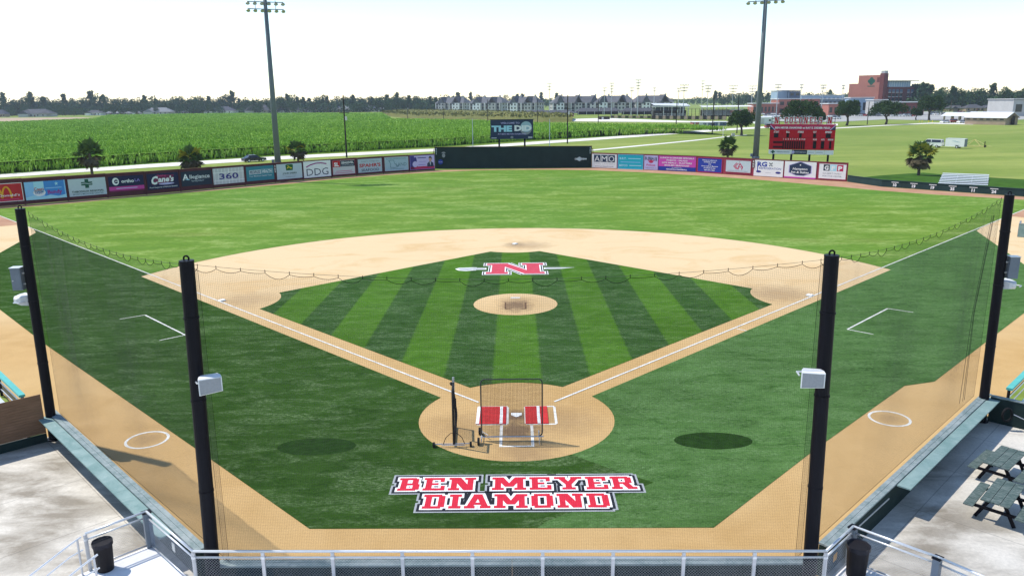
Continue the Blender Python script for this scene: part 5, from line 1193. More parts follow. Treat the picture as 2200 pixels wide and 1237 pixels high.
palm(203, 413, 303, 58, 'dark palm standing behind the pale grey banner with the green cross', 1, 0, .5); palm(415, 395, 315, 52, 'ragged yellowing palm behind the near-black banner', 2, .35, .7); palm(643, 376, 303, 40, 'short palm with drooping tan skirt beside the left floodlight tower', 3, .15, .9); palm(1562, 362, 295, 40, 'fan-crowned palm behind the silvery banner of the right wall', 4, 0, .5); palm(1973, 379, 308, 56, 'yellow-topped palm with a dark skirt on the grass bank', 5, .4, 1.0)
# ---- sugar cane
near = [gp(*q_) for q_ in ((-160, 389), (0, 375.5), (300, 353.5), (560, 336.5), (700, 329), (930, 317), (1130, 303), (1270, 295.5), (1440, 288))]
farp = [gp(px, py, 2.3) for px, py in ((1565, 276), (1480, 268.5), (1300, 267), (1150, 264), (1000, 258), (843, 256), (822, 243), (500, 243.5), (235, 247), (200, 255), (0, 262.5), (-160, 270))]
CP = np.array([(p.x, p.y) for p in near+farp])
def inside(P, poly):
    c = np.zeros(len(P), bool); j = len(poly)-1
    for i in range(len(poly)):
        xi, yi = poly[i]; xj, yj = poly[j]
        c ^= ((yi > P[:, 1]) != (yj > P[:, 1])) & (P[:, 0] < (xj-xi)*(P[:, 1]-yi)/(yj-yi+1e-12)+xi); j = i
    return c
def seg_dist(P, a, b):
    a = np.array(a[:2]); b = np.array(b[:2]); d = b-a; t_ = np.clip(((P-a)@d)/(d@d), 0, 1); return np.linalg.norm(P-(a+t_[:, None]*d), axis=1)
gaps = [[(-160, 309), (0, 304.5), (210, 302.5), (560, 291.5)], [(400, 262.5), (640, 266.5), (830, 268)], [(830, 273), (1050, 275.5)], [(240, 258.5), (330, 256.5), (480, 253.5)], [(790, 252.5), (850, 252.5)]]
gsegs = [(gp(*a, 2.3), gp(*b, 2.3)) for g_ in gaps for a, b in zip(g_, g_[1:])]
VV = []; FF = []; nb = 0
camxy = np.array([CAM.x, CAM.y])
for d0, d1, dens, sc_ in ((110, 175, 4.2, .85), (175, 250, 2.6, .95), (250, 370, 1.2, 1.15), (370, 540, .5, 1.5), (540, 760, .24, 2.0), (760, 1060, .12, 2.6)):
    amin, amax = math.radians(90-36), math.radians(90+42); area = (d1*d1-d0*d0)/2*(amax-amin); n = int(area*dens)
    r = np.sqrt(d0*d0+(d1*d1-d0*d0)*rng.random(n)); a = amin+(amax-amin)*rng.random(n); P = camxy+np.stack([r*np.cos(a), r*np.sin(a)], 1)
    if d1 < 400:   # planted in rows
        rd = np.array([.93, .37]); nn_ = np.array([-rd[1], rd[0]]); s_ = P@nn_; P = P+nn_*((np.round(s_/1.7)*1.7-s_)*.7)[:, None]
    P = P[inside(P, CP)]
    g_ = np.min([seg_dist(P, a_, b_)+rng.random(len(P))*.8 for a_, b_ in gsegs], axis=0); P = P[g_ > 1.5+.2*sc_]
    ne = np.min([seg_dist(P, near[i], near[i+1]) for i in range(len(near)-1)], axis=0)
    n = len(P)
    for rep in range(3):
        az = rng.random(n)*6.283; L_ = sc_*(.9+.7*rng.random(n)); zb_ = np.where(ne < 5, rng.random(n)*1.3, 1.35+.35*rng.random(n))
        if sc_ > 1.6: zb_ = 1.5+0*zb_
        hz = np.minimum(1.35, L_*.8)*(.6+.5*rng.random(n)); out_ = L_*.45; wv = .085*sc_*(.7+.6*rng.random(n))
        dx, dy = np.cos(az), np.sin(az); bx, by = P[:, 0]+.15*rng.normal(size=n), P[:, 1]+.15*rng.normal(size=n)
        sx, sy = -dy*wv, dx*wv
        v0 = np.stack([bx-sx*.5, by-sy*.5, zb_], 1); v1 = np.stack([bx+sx*.5, by+sy*.5, zb_], 1)
        mx, my, mz = bx+dx*out_*.35, by+dy*out_*.35, zb_+hz
        v2 = np.stack([mx+sx, my+sy, mz], 1); v3 = np.stack([mx-sx, my-sy, mz], 1)
        v4 = np.stack([bx+dx*out_, by+dy*out_, zb_+hz*(.55+.5*rng.random(n))], 1)
        V = np.stack([v0, v1, v2, v3, v3, v2, v4, v4], 1).reshape(-1, 3)
        F = (np.arange(n)*8)[:, None]+np.array([0, 1, 2, 3])[None]
        F2 = (np.arange(n)*8)[:, None]+np.array([4, 5, 6])[None]
        VV.append(V); FF.append((F+nb, F2+nb)); nb += len(V)
V = np.concatenate(VV); F4 = np.concatenate([f[0] for f in FF]); F3 = np.concatenate([f[1] for f in FF])
tri = np.concatenate([F4[:, [0, 1, 2]], F4[:, [0, 2, 3]], F3])
cane = fast_mesh('sugar_cane', V, tri, MATS['cane leaf']); cane.data.materials.append(MATS['cane light']); cane.data.materials.append(MATS['cane deep'])
nq = len(F4); mi_ = rng.choice(3, nq, p=(.70, .20, .10)); cane.data.polygons.foreach_set('material_index', np.concatenate([mi_, mi_, mi_]).astype(np.int32)); cane.data.update(); cane['kind'] = 'stuff'; tag(cane, 'dense bright green sugar cane filling the field beyond the white road', 'cane')
ins = [(p.x, p.y) for p in near]; cen = np.array([-120, 380])
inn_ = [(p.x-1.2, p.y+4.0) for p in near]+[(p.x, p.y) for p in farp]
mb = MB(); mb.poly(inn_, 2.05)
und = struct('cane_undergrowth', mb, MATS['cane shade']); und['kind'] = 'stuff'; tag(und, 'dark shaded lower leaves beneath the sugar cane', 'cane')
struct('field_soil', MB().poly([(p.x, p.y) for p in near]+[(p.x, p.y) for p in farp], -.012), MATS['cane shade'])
# ---- tree line behind the cane: single trees in front, a wooded mass behind
TOP = [(-120, 204), (0, 206), (10, 199), (22, 210), (45, 208), (70, 196), (95, 204), (115, 212), (140, 202), (165, 213), (200, 194), (225, 201), (250, 209), (270, 205), (290, 211), (312, 203), (335, 208), (360, 209), (388, 203), (405, 207), (425, 205), (450, 204), (470, 208), (500, 194), (515, 208), (545, 211), (580, 209), (618, 201), (640, 205), (665, 207), (690, 203), (720, 206), (745, 204), (760, 202), (790, 206), (810, 204), (832, 202), (855, 199), (880, 203), (900, 206), (925, 205), (950, 208), (975, 208)]
BROAD = [make_tree('forest_tree', 'dark broad-crowned tree in the long tree line behind the cane field', 'tree', 'broad', 20, 15, (0, 0, 0), 'trees of the far tree line', 620, s) for s in range(4)]
PINE = [make_tree('pine_tree', 'tall pine with bare trunk rising out of the far tree line', 'tree', 'pine', 24, 12, (0, 0, 0), 'pines of the far tree line', 420, 10+s) for s in range(4)]
BUSH = [make_tree('garden_tree', 'low rounded garden tree among the far houses', 'tree', 'bush', 8, 11, (0, 0, 0), 'garden trees among the far houses', 380, 20+s, MATS['bush leaf']) for s in range(3)]
used_ = set()
def plant(protos, P, H, H0, k, rz):
    pr_ = protos[k % len(protos)]
    if pr_.name not in used_:
        used_.add(pr_.name); pr_.location = P; pr_.rotation_euler = (0, 0, rz); pr_.scale = (H/H0*.95,)*2+(H/H0,); return pr_
    return dup(pr_, P, rz, scale=(H/H0*(.85+.3*random.random()),)*2+(H/H0,))
random.seed(11); k = 0
for (xa, ta), (xb, tb) in zip(TOP, TOP[1:]):
    n = max(1, round((xb-xa)/13))
    for i in range(n):
        f = i/n; px = xa+(xb-xa)*f; tp = ta+(tb-ta)*f+random.uniform(-1, 2.5); Y = random.uniform(880, 960); P = gy(px, Y); H = ht(P, tp); k += 1
        sharp = (i == 0 and ta < 203)
        if sharp or random.random() < .28: plant(PINE, P, H*(1.0 if sharp else .97), 24, k, random.random()*6)
        else: plant(BROAD, P, H*.96, 20, k, random.random()*6)
        if random.random() < .35: plant(BROAD, gy(px+random.uniform(-6, 6), 865), H*.55, 20, k+1, random.random()*6)
for (px0, px1, t0, Y0, Y1, stp) in ((1962, 2290, 192, 620, 700, 11), (1535, 1690, 203, 1050, 1150, 10), (1690, 1815, 201, 1050, 1150, 10), (975, 1200, 207.5, 1150, 1250, 12)):
    px = px0
    while px < px1:
        Y = random.uniform(Y0, Y1); P = gy(px, Y); H = ht(P, t0+random.uniform(-4, 4)-(px-1960)/330*4*(px0 > 1900)); k += 1
        plant(PINE if random.random() < .3 else BROAD, P, max(6, H), 24 if False else 20, k, random.random()*6); px += stp*random.uniform(.7, 1.3)
for px, py, tp in ((25, 250, 235), (135, 249, 231), (160, 249, 232), (180, 248, 231), (232, 247, 230), (115, 250, 240), (380, 245, 236), (425, 244, 232), (440, 244, 235), (515, 244, 232), (585, 243, 232), (705, 241, 231), (770, 240, 231), (905, 238, 226), (290, 247, 237), (2040, 241, 229), (2065, 240, 231), (2150, 238, 228), (2110, 239, 230), (2018, 247, 233)):
    P = gp(px, py); k += 1; plant(BUSH, P, ht(P, tp), 8, k, random.random()*6)
# the mass behind
P_ = []
for i in range(520):
    px = -180+1180*rng.random(); p = gy(px, 905+110*rng.random()); H = 8+9*rng.random()**1.5
    P_.append(lobes_pts([(p.x, p.y, H*.45, 9, 6, H*.52)], 90))
for i in range(160):
    px = 1955+360*rng.random(); p = gy(px, 640+110*rng.random()); H = 8+7*rng.random()
    P_.append(lobes_pts([(p.x, p.y, H*.45, 8, 6, H*.52)], 100))
for i in range(420):
    px = -200+2600*rng.random(); Y = 980+500*rng.random(); p = gy(px, Y); H = 12+8*rng.random()
    if 975 < px < 1560: H *= .75; p = gy(px, 1300+400*rng.random())
    P_.append(lobes_pts([(p.x, p.y, H*.55, 11, 8, H*.48), (p.x+5, p.y, H*.7, 6, 6, H*.3)], 110))
V, F = leaf_quads(np.concatenate(P_), 1.3); wood = fast_mesh('woodland', V, F, MATS['wood leaf']); wood['kind'] = 'stuff'; tag(wood, 'distant wooded horizon beyond the houses and campus', 'woods')
# rough grass berm
bl_ = [(822, 248.5), (900, 258), (1000, 260), (1120, 264), (1230, 262)]; bu = [(822, 246), (870, 240.5), (960, 241.5), (1080, 246), (1230, 254)]
mb = MB(); lo = [gp(*q_) for q_ in bl_]; hi = [gp(px, py) for px, py in bu]; V_ = []
for a, b in zip(lo, hi): V_ += [tuple(a), tuple(a.lerp(b, .35)+Vector((0, 0, 3.2))), tuple(a.lerp(b, .7)+Vector((0, 0, 3.6))), tuple(b)]
mb.add(V_, [(i*4+k_, (i+1)*4+k_, (i+1)*4+k_+1, i*4+k_+1) for i in range(len(lo)-1) for k_ in range(3)])
leafmat('rough grass', (.10, .115, .030), (.20, .185, .055), (.06, .08, .02), .06); struct('grass_berm', mb, MATS['rough grass'])
P_ = np.array([np.array(lo[i].lerp(lo[i+1], u).lerp(hi[i].lerp(hi[i+1], u), v_)) for i in range(4) for u, v_ in rng.random((700, 2))]); P_[:, 2] = 2.9+.6*rng.random(len(P_)); V, F = leaf_quads(P_, .9); o = fast_mesh('rough_weeds', V, F, MATS['rough grass']); o['kind'] = 'stuff'; tag(o, 'rough weeds growing over the grass berm', 'weeds')
# ================================================================== HOUSES, CAMPUS, VEHICLES, POLES
M('shingle grey', (.085, .088, .10), .9, .2, .2); M('shingle mid', (.125, .13, .145), .9, .2, .2); M('shingle pale', (.21, .22, .24), .9, .12, .2); M('shingle dark', (.075, .08, .105), .9, .15, .2); M('siding', (.45, .44, .43), .8, .1, .3); M('siding white', (.78, .78, .78), .7, .05, .3); M('brick tan', (.36, .27, .20), .9, .15, .6)
M('glass dark', (.02, .025, .035), .15, .1, .5, spec=.6); M('brick red', (.40, .155, .12), .85, .1, .15); M('brick dark', (.17, .05, .045), .85, .1, .15); M('metal roof', (.70, .71, .72), .45, .06, .3, metal=.2); M('concrete white', (.66, .66, .65), .8, .08, .1); M('blue panel', (.30, .40, .52), .5, .06, .1); M('blue dark', (.09, .13, .20), .5, .1, .1)
M('brick tan shaded', (.20, .15, .11), .9, .15, .6); M('timber dark', (.035, .028, .024), .9, .2, 1); M('pole pale', (.42, .46, .48), .6, .08, 1); M('yellow steel', (.62, .55, .22), .5, .1, 2); M('bollard', (.75, .60, .06), .5, .08)
def hip(mb, L, D, z0, h, ov=.5, ridge=None):
    r = (L-D)/2 if ridge is None else ridge; x, y = L/2+ov, D/2+ov
    return mb.add([(-x, -y, z0), (x, -y, z0), (x, y, z0), (-x, y, z0), (-r, 0, z0+h), (r, 0, z0+h)], [(0, 1, 5, 4), (1, 2, 5), (2, 3, 4, 5), (3, 0, 4), (0, 3, 2, 1)])
def gable(mb, cx, cy, w, d, z0, h, axis='y', ov=.3):
    """gable roof whose ridge runs along axis"""
    x, y = w/2+ov, d/2+ov
    if axis == 'y': vs = [(cx-x, cy-y, z0), (cx+x, cy-y, z0), (cx+x, cy+y, z0), (cx-x, cy+y, z0), (cx, cy-y, z0+h), (cx, cy+y, z0+h)]; fs = [(0, 4, 5, 3), (1, 2, 5, 4), (0, 1, 4), (2, 3, 5), (0, 3, 2, 1)]
    else: vs = [(cx-x, cy-y, z0), (cx+x, cy-y, z0), (cx+x, cy+y, z0), (cx-x, cy+y, z0), (cx-x, cy, z0+h), (cx+x, cy, z0+h)]; fs = [(0, 1, 5, 4), (2, 3, 4, 5), (0, 4, 3), (1, 2, 5), (0, 3, 2, 1)]
    return mb.add(vs, fs)
def house(px, wpx, base, top, label, roof='shingle grey', wall='siding', style=0, rz=0.0, grp='houses along the far edge of the cane field'):
    P = gp(px, base); k = (P-CAM).dot(_f)/FOC; L = wpx*k; H = max(4.5, ht(P, top)); D = L*.62; hw = min(3.0, H*.45)
    t = thing('house', label, 'house', P, math.atan2(P.x-CAM.x, 1e9)*0+rz, grp)
    MB().box((0, 0, hw/2), (L, D, hw)).build('wall', MATS[wall], t)
    ro = hip(MB(), L, D, hw, H-hw, ridge=L*.18 if style != 2 else L*.3).build('roof', MATS[roof], t)
    if style in (1, 2):
        g_ = MB(); gable(g_, -L*.22, -D*.5, L*.34, D*.5, hw, (H-hw)*.72); g_.build('front_gable', MATS[roof], t); MB().add([(-L*.37, -D*.76, hw), (-L*.07, -D*.76, hw), (-L*.22, -D*.76, hw+(H-hw)*.62)], [(0, 1, 2)]).build('gable_face', MATS['siding white'], t); MB().box((-L*.22, -D*.63, hw/2), (L*.30, D*.24, hw)).build('porch_wall', MATS[wall], t)
    if style == 2: g_ = MB(); hip(g_, L*.4, D*.4, hw, (H-hw)*.6); o = g_.build('wing_roof', MATS[roof], t); o.location = (L*.42, -D*.35, 0)
    if style == 1: MB().box((L*.2, D*.08, H*.92), (.9, .9, H*.25)).build('chimney', MATS['brick tan'], ro)
    for x in (-.36, -.05, .18, .36):
        wd_ = MB().box((x*L, -D/2-.03, hw*.55), (1.4, .05, 1.4)).build('window', MATS['glass dark'], t)
    MB().box((.06*L+.5, -D/2-.04, 1.05), (1.1, .06, 2.1)).build('door', MATS['brick dark'], t)
HS = [(4, 26, 251.5, 236, 'dark hip-roofed house at the end of the bare earth strip', 'shingle dark', 'brick tan', 0), (82, 62, 251, 234.5, 'long grey-roofed house with two white gables behind the bare earth strip', 'shingle grey', 'siding', 2), (205, 34, 248, 237, 'grey house with a pale porch among rounded shrubs', 'shingle grey', 'siding white', 1), (238, 16, 247.5, 241, 'tiny pale outbuilding beside the low hip roof', 'shingle pale', 'siding', 0), (262, 40, 247, 239, 'low pale hip roof barely clearing the cane', 'shingle pale', 'siding', 0), (295, 17, 247, 240, 'small pale house with a dark doorway between two hip roofs', 'shingle pale', 'siding white', 1), (343, 54, 246.5, 231.5, 'large two-tier pale hip roof alone in the cane', 'shingle pale', 'siding', 2), (397, 22, 245, 237.5, 'low beige roof half hidden by dark trees', 'shingle pale', 'siding', 0), (449, 18, 244.5, 238, 'little house with a bright white gable beside the dark roof', 'shingle pale', 'siding white', 1), (480, 54, 244, 229, 'long dark slate-roofed house with one tall white gable', 'shingle dark', 'siding white', 1), (556, 50, 243.5, 225.5, 'steep grey hip roof behind the left floodlight tower', 'shingle grey', 'siding', 2), (622, 50, 242.5, 226, 'wide house with paired white gables under a dark ridge', 'shingle dark', 'siding white', 1), (682, 48, 241.5, 228, 'rambling grey hip roof in the middle of the house row', 'shingle grey', 'siding', 2), (740, 50, 241, 227.5, 'broad brown-grey hip roof behind the utility pole', 'shingle pale', 'brick tan', 0), (795, 46, 240.5, 224.5, 'tall many-gabled pale house near the berm', 'shingle pale', 'siding white', 2), (838, 42, 239.5, 230, 'low lilac-grey roof above the berm', 'shingle pale', 'siding', 0)]
for a in HS: house(*a)
for i, (px, w_, b, tp) in enumerate(((1978, 30, 238, 227), (2012, 34, 237.5, 225.5), (2050, 34, 238.5, 227), (2088, 40, 239, 224.5), (2120, 32, 238, 226), (2160, 36, 237, 223.5))):
    house(px, w_, b, tp, ('plain grey hip-roofed house right of the glass wing', 'grey house with a chimney behind the tall oak', 'grey house with a side wing behind the small garden trees', 'largest plain grey hip roof above the carport', 'grey house with a chimney above the brick shed roof', 'grey house with a side wing left of the blank cream building')[i], 'shingle grey', 'brick tan', i % 3, grp='houses behind the right-hand car park')
# ---- apartment blocks
def apartment(P, rz, L, H, label, n=2, seed=0):
    t = thing('apartment_block', label, 'apartments', P, rz, 'three-storey apartment blocks')
    D = 17; hw = H*.58; rr_ = random.Random(seed); hr = H-hw
    MB().box((0, 0, hw/2), (L, D, hw)).build('wall', MATS['siding'], t)
    MB().box((0, -.02, .8), (L+.2, D+.2, 1.6)).build('plinth', MATS['brick tan'], t)
    rf_ = hip(MB(), L, D, hw, hr*.86, .8, ridge=L*.36).build('roof', MATS['shingle mid'], t)
    for i in range(n):
        x = -L/2+L*(i+.5)/n+(rr_.random()-.5)*L*.04; gw = L/n*(.42+.1*rr_.random()); gh = hr*(.86+.14*rr_.random())
        MB().box((x, -D*.5-1.2, hw/2), (gw, 2.6, hw)).build('bay', MATS['siding' if (i+seed) % 2 else 'siding white'], t)
        mb = MB(); gable(mb, x, -D*.22, gw, D*.78, hw, gh); mb.build('gable_roof', MATS['shingle grey'], t)
        MB().add([(x-gw*.42, -D*.5-2.55, hw), (x+gw*.42, -D*.5-2.55, hw), (x, -D*.5-2.55, hw+gh*.8)], [(0, 1, 2)]).build('gable_face', MATS['timber dark' if i % 2 else 'shingle mid'], t)
        mb = MB(); gable(mb, x-gw*.34, -D*.34, gw*.5, D*.6, hw-1.2, gh*.55); mb.build('porch_roof', MATS['shingle mid'], t)
        for sx_ in (-1, 1):
            xb_ = x+sx_*(gw/2+L/n*.11); wb = L/n*.19
            MB().box((xb_, -D*.5-.05, hw*.52), (wb, .12, hw*.84)).build('balcony_shade_panel', MATS['glass dark'], t)  # flat dark panel on the wall, painted as the shade inside a balcony
            for s in range(1, 3): MB().box((xb_, -D*.5-.7, hw*s/3), (wb, 1.3, .45)).build('balcony_slab', MATS['siding'], t)
            MB().box((xb_+sx_*wb*.5, -D*.5-1.2, hw/2), (.5, .5, hw)).build('balcony_post', MATS['siding white'], t)
        for s in range(3):
            for dx in (-.22, .22): MB().box((x+dx*gw, -D*.5-2.54, hw*(s+.5)/3), (1.5, .08, 1.7)).build('window', MATS['glass dark'], t)
        MB().box((x+gw*.42, -1, hw+hr*.8), (1.3, 1.3, hr*.6)).build('chimney', MATS['siding'], rf_)
    for s in range(3):
        for sx_ in (-1, 1):
            for y in (-5, 0, 5): MB().box((sx_*(L/2+.03), y, hw*(s+.55)/3), (.06, 1.8, 1.7)).build('window', MATS['glass dark'], t)
    return t
for px, b, tp, wpx, rz, lab in ((975, 241, 207.5, 74, -.55, 'apartment block at the open end of the row, above the berm'), (1052, 242, 206.5, 84, -.55, 'second apartment block from the berm, behind the first utility poles'), (1130, 243, 205.5, 70, -.50, 'apartment block overlooking the red-brick wall'), (1238, 243.5, 204.5, 108, .12, 'long apartment block facing the ball field car park'), (1322, 243.5, 203.5, 80, -.3, 'apartment block with stepped gables behind the floodlight poles'), (1402, 243, 203, 84, .15, 'apartment block beside the white grandstand roof')):
    P = gp(px, b); k_ = (P-CAM).dot(_f)/FOC; apartment(P+Vector((0, 6, 0)), rz, wpx*k_, ht(P, tp), lab, 3 if wpx > 90 else 2, int(px))
def pavilion(px, wpx, base, top, label, roof='shingle grey', wall='timber dark'):
    P = gp(px, base); k_ = (P-CAM).dot(_f)/FOC; L = wpx*k_; H = ht(P, top); hw = H*.45
    t = thing('pavilion', label, 'pavilion', P); D = 10
    MB().box((0, D*.3, hw/2), (L*.9, D*.4, hw)).build('wall', MATS[wall], t); hip(MB(), L, D, hw, H-hw, ridge=L*.38).build('roof', MATS[roof], t)
    for i in range(6): MB().box((-L*.45+L*.18*i, -D*.45, hw/2), (.3, .3, hw)).build('post', MATS['siding white'], t)
pavilion(1178, 118, 247.5, 237, 'long low grey-roofed pavilion behind the red-brick wall'); pavilion(1285, 96, 246, 232, 'low hip-roofed pavilion in front of the long apartment block'); pavilion(1375, 82, 246, 232, 'low hip-roofed pavilion beside the grandstand')
# ---- red brick ball-field wall
def brick_wall(x0, x1, base, top, label, mat='brick red', capm='timber dark'):
    a, b = gp(x0, base), gp(x1, base+.6); h = ht(a, top); t = thing('field_wall', label, 'wall', (a+b)/2); d = b-a
    n = 4
    for i in range(n): MB().beam(a.lerp(b, i/n)+Vector((0, 0, h*.35)), a.lerp(b, (i+1)/n-.002)+Vector((0, 0, h*.35)), .5, h*.7).build('wall_panel', MATS[mat], t, world=True)
    MB().beam(a+Vector((0, 0, h*.86)), b+Vector((0, 0, h*.86)), .4, h*.3).build('top_screen', MATS[capm], t, world=True)
brick_wall(1106, 1233, 250.5, 243.5, 'red brick field wall with a dark screen below the pavilions')
# ---- practice-field grandstand
P = gp(1440, 250); k_ = (P-CAM).dot(_f)/FOC; L = 78*k_; H = ht(P, 224.5); t = thing('grandstand', 'practice-field grandstand under a flat white roof', 'grandstand', P)
MB().add([(-L/2, -6, H-.4), (L/2, -6, H-1.2), (L/2, 8, H+.4), (-L/2, 8, H+.9)], [(0, 1, 2, 3)]).build('roof_sheet', MATS['metal roof'], t); MB().box((0, 1, H-1.5), (L*.95, 13, .6)).build('roof_truss', MATS['galv'], t)
for i in range(5):
    for y in (-5, 7): MB().box((-L*.45+L*.225*i, y, H/2-.4), (.35, .35, H-1)).build('post', MATS['siding white'], t)
for i in range(6): MB().box((0, 6-1.6*i, 3.6-.6*i), (L*.85, 1.5, .25)).build('seat_row', MATS['galv'], t)
MB().box((0, 4, 2), (L*.9, 5, 4)).build('under_wall', MATS['timber dark'], t); MB().box((0, 7.2, 4.5), (L*.9, .3, 5)).build('back_wall', MATS['blue dark'], t)
P = gp(1560, 250); t = thing('grandstand', 'low bleacher stand with a long pale canopy right of the white grandstand', 'grandstand', P); k_ = (P-CAM).dot(_f)/FOC; L = 110*k_; H = ht(P, 227)
MB().add([(-L/2, -4, H-.8), (L/2, -4, H-.8), (L/2, 6, H), (-L/2, 6, H)], [(0, 1, 2, 3)]).build('roof_sheet', MATS['concrete white'], t)
for i in range(7): MB().box((-L*.46+L*.153*i, 0, H/2-.5), (.4, .4, H-1)).build('post', MATS['galv'], t)
for i in range(7): MB().box((0, 6-1.7*i, 5-.65*i), (L*.9, 1.6, .2)).build('seat_row', MATS['galv'], t)
MB().box((0, 5.2, 2.2), (L*.92, 4, 4.4)).build('under_wall', MATS['timber dark'], t)
# ---- black ball-field fence with posts
def far_fence(x0, x1, b0_, b1_, h, n, label, mat='timber dark'):
    a, b = gp(x0, b0_), gp(x1, b1_); t = thing('field_fence', label, 'fence', (a+b)/2)
    for i in range(n+1): MB().box(a.lerp(b, i/n)+Vector((0, 0, h/2)), (.22, .22, h)).build('post', MATS[mat], t, world=True)
    for z in (h*.98, h*.5, .25): MB().beam(a+Vector((0, 0, z)), b+Vector((0, 0, z)), .12, .12).build('rail', MATS[mat], t, world=True)
    for i in range(n):
        MB().beam(a.lerp(b, (i+.1)/n)+Vector((0, 0, h*.2)), a.lerp(b, (i+.9)/n)+Vector((0, 0, h*.2)), .06, h*.32).build('wind_screen', MATS['brick tan' if i % 2 else 'timber dark'], t, world=True)
far_fence(1312, 1440, 254.5, 255.5, 5.0, 16, 'dark post-and-rail field fence behind the gravel lot'); far_fence(1400, 1560, 257, 258.5, 6.5, 20, 'tall dark screened fence in front of the white-roofed grandstand')
# ---- sheds and boxes by the ball fields
def shed(px, base, top, wpx, D, label, mat, roof='metal roof', rz=0.0, rise=.25):
    P = gp(px, base); k_ = (P-CAM).dot(_f)/FOC; L = wpx*k_; H = ht(P, top); t = thing('shed', label, 'shed', P+Vector((0, D/2, 0)), rz)
    MB().box((0, 0, H*.45), (L, D, H*.9)).build('wall', MATS[mat], t); mb = MB(); gable(mb, 0, 0, L, D, H*.9, H*rise*.5, 'x', .25); mb.build('roof', MATS[roof], t)
    MB().box((-L*.2, -D/2-.03, H*.4), (L*.18, .06, H*.75)).build('door', MATS['galv'], t); MB().box((L*.25, -D/2-.03, H*.5), (L*.12, .06, H*.25)).build('window', MATS['glass dark'], t)
shed(1496, 270.5, 262, 16, 5, 'small brick-red shed at the edge of the cane', 'brick red'); shed(1508, 270.5, 262, 11, 5, 'narrow white shed between the red and grey ones', 'siding white'); shed(1523, 270.5, 262.5, 19, 5, 'slate grey shed right of the white one', 'cabinet grey'); shed(1549, 270.5, 261.5, 24, 6, 'navy blue shed with a pale roof edge by the road', 'blue dark'); shed(1299, 257, 250.5, 22, 5, 'black box shed on the gravel lot', 'timber dark', 'timber dark'); shed(1645, 266.5, 251, 34, 7, 'white shed behind the right floodlight tower', 'siding white'); shed(1585, 250, 236, 26, 9, 'red brick block behind the ball-field fence', 'brick red', 'concrete white')
# ---- the brick hospital tower
rzH = R(-53); P0 = gy(1893, 650)
t = thing('hospital_building', 'red brick hospital tower with a green clover sign and a glass wing', 'building', P0, rzH)
top1, top2, topw = ht(P0, 161), ht(P0, 179), ht(P0, 174)
# local x runs along the sunlit brick face (towards the left/back of the picture), -y faces left-front
MB().box((-13.2, 3.2, top1/2), (19.2, 6.4, top1)).build('tower_wall', MATS['brick red'], t); MB().box((-27.0, 3.2, top2/2), (8.3, 6.2, top2)).build('tower_wall', MATS['brick red'], t)
MB().box((-1.8, 3.2, top1/2+.6), (3.6, 6.8, top1+1.2)).build('shaded_wall', MATS['brick dark'], t); MB().box((-1.8, 3.2, top1+2.2), (3.4, 5, 2.4)).build('penthouse', MATS['siding'], t)  # tower's unlit side, its shade put into a darker brick colour
sg = Sign()
for dx, dz in ((0, 2.1), (0, -2.1), (2.1, 0), (-2.1, 0)): sg.disc(-11+dx*.75, top1-5+dz*.75, 1.7, 1.7, 'dkgreen', 1+.2*(dx+dz+3), 'clover_leaf')
for k, mb in sg.g.items(): mb.build(k[0], MATS[k[1]], t)
MB().box((-11, -.05, top1-9.2), (6.5, .08, .7)).build('name_strip', MATS['dkgreen'], t)
MB().box((-5, -.05, top1-4), (2.4, .1, 4)).build('louvre', MATS['brick dark'], t); MB().box((-12, -.3, 8), (2, .6, 2.2)).build('canopy', MATS['brick dark'], t)
# wing: runs along the shaded side, in the same darkened brick
Pw = P0; wv_ = Vector((math.cos(rzH+math.pi/2), math.sin(rzH+math.pi/2), 0))
LW = 46
MB().box((-6, 6.6+LW/2, topw*.40), (14, LW, topw*.80)).build('wing_wall', MATS['brick dark'], t); MB().box((-5.5, 6.6+LW*.42, topw*.90), (13, LW*.78, topw*.2)).build('glass_storey', MATS['blue panel'], t); MB().add([(3, 6.6, topw+.3), (3, 6.6+LW*1.05, topw+.6), (-14, 6.6+LW*1.0, topw+.6), (-14, 6.6, topw+.3), (3, 6.6, topw-.6), (3, 6.6+LW*1.05, topw+.1), (-14, 6.6+LW, topw+.1), (-14, 6.6, topw-.6)], [(0, 1, 2, 3), (4, 5, 6, 7), (0, 1, 5, 4), (1, 2, 6, 5), (2, 3, 7, 6)]).build('oversailing_roof', MATS['blue dark'], t)
for s in range(5):
    z = topw*(.10+.145*s)
    for i in range(7):
        if i in (4,): continue
        wd_ = MB().box((1.05, 9.5+i*6.4, z), (.1, 4.6, topw*.085)).build('window', MATS['glass dark' if s < 4 else 'blue dark'], t)
        MB().box((1.06, 9.5+i*6.4, z-topw*.062), (.14, 4.6, topw*.03)).build('spandrel', MATS['siding'], t)
for i in range(9): MB().box((1.05, 8+i*4.0, topw*.90), (.12, .35, topw*.18)).build('mullion', MATS['siding white'], t)
MB().box((-3, 6.6+LW+6, topw*.42), (10, 12, topw*.84)).build('end_wall', MATS['brick dark'], t)
for s in range(4): MB().box((2.06, 6.6+LW+6, topw*(.14+.19*s)), (.1, 9, topw*.08)).build('window', MATS['siding'], t)
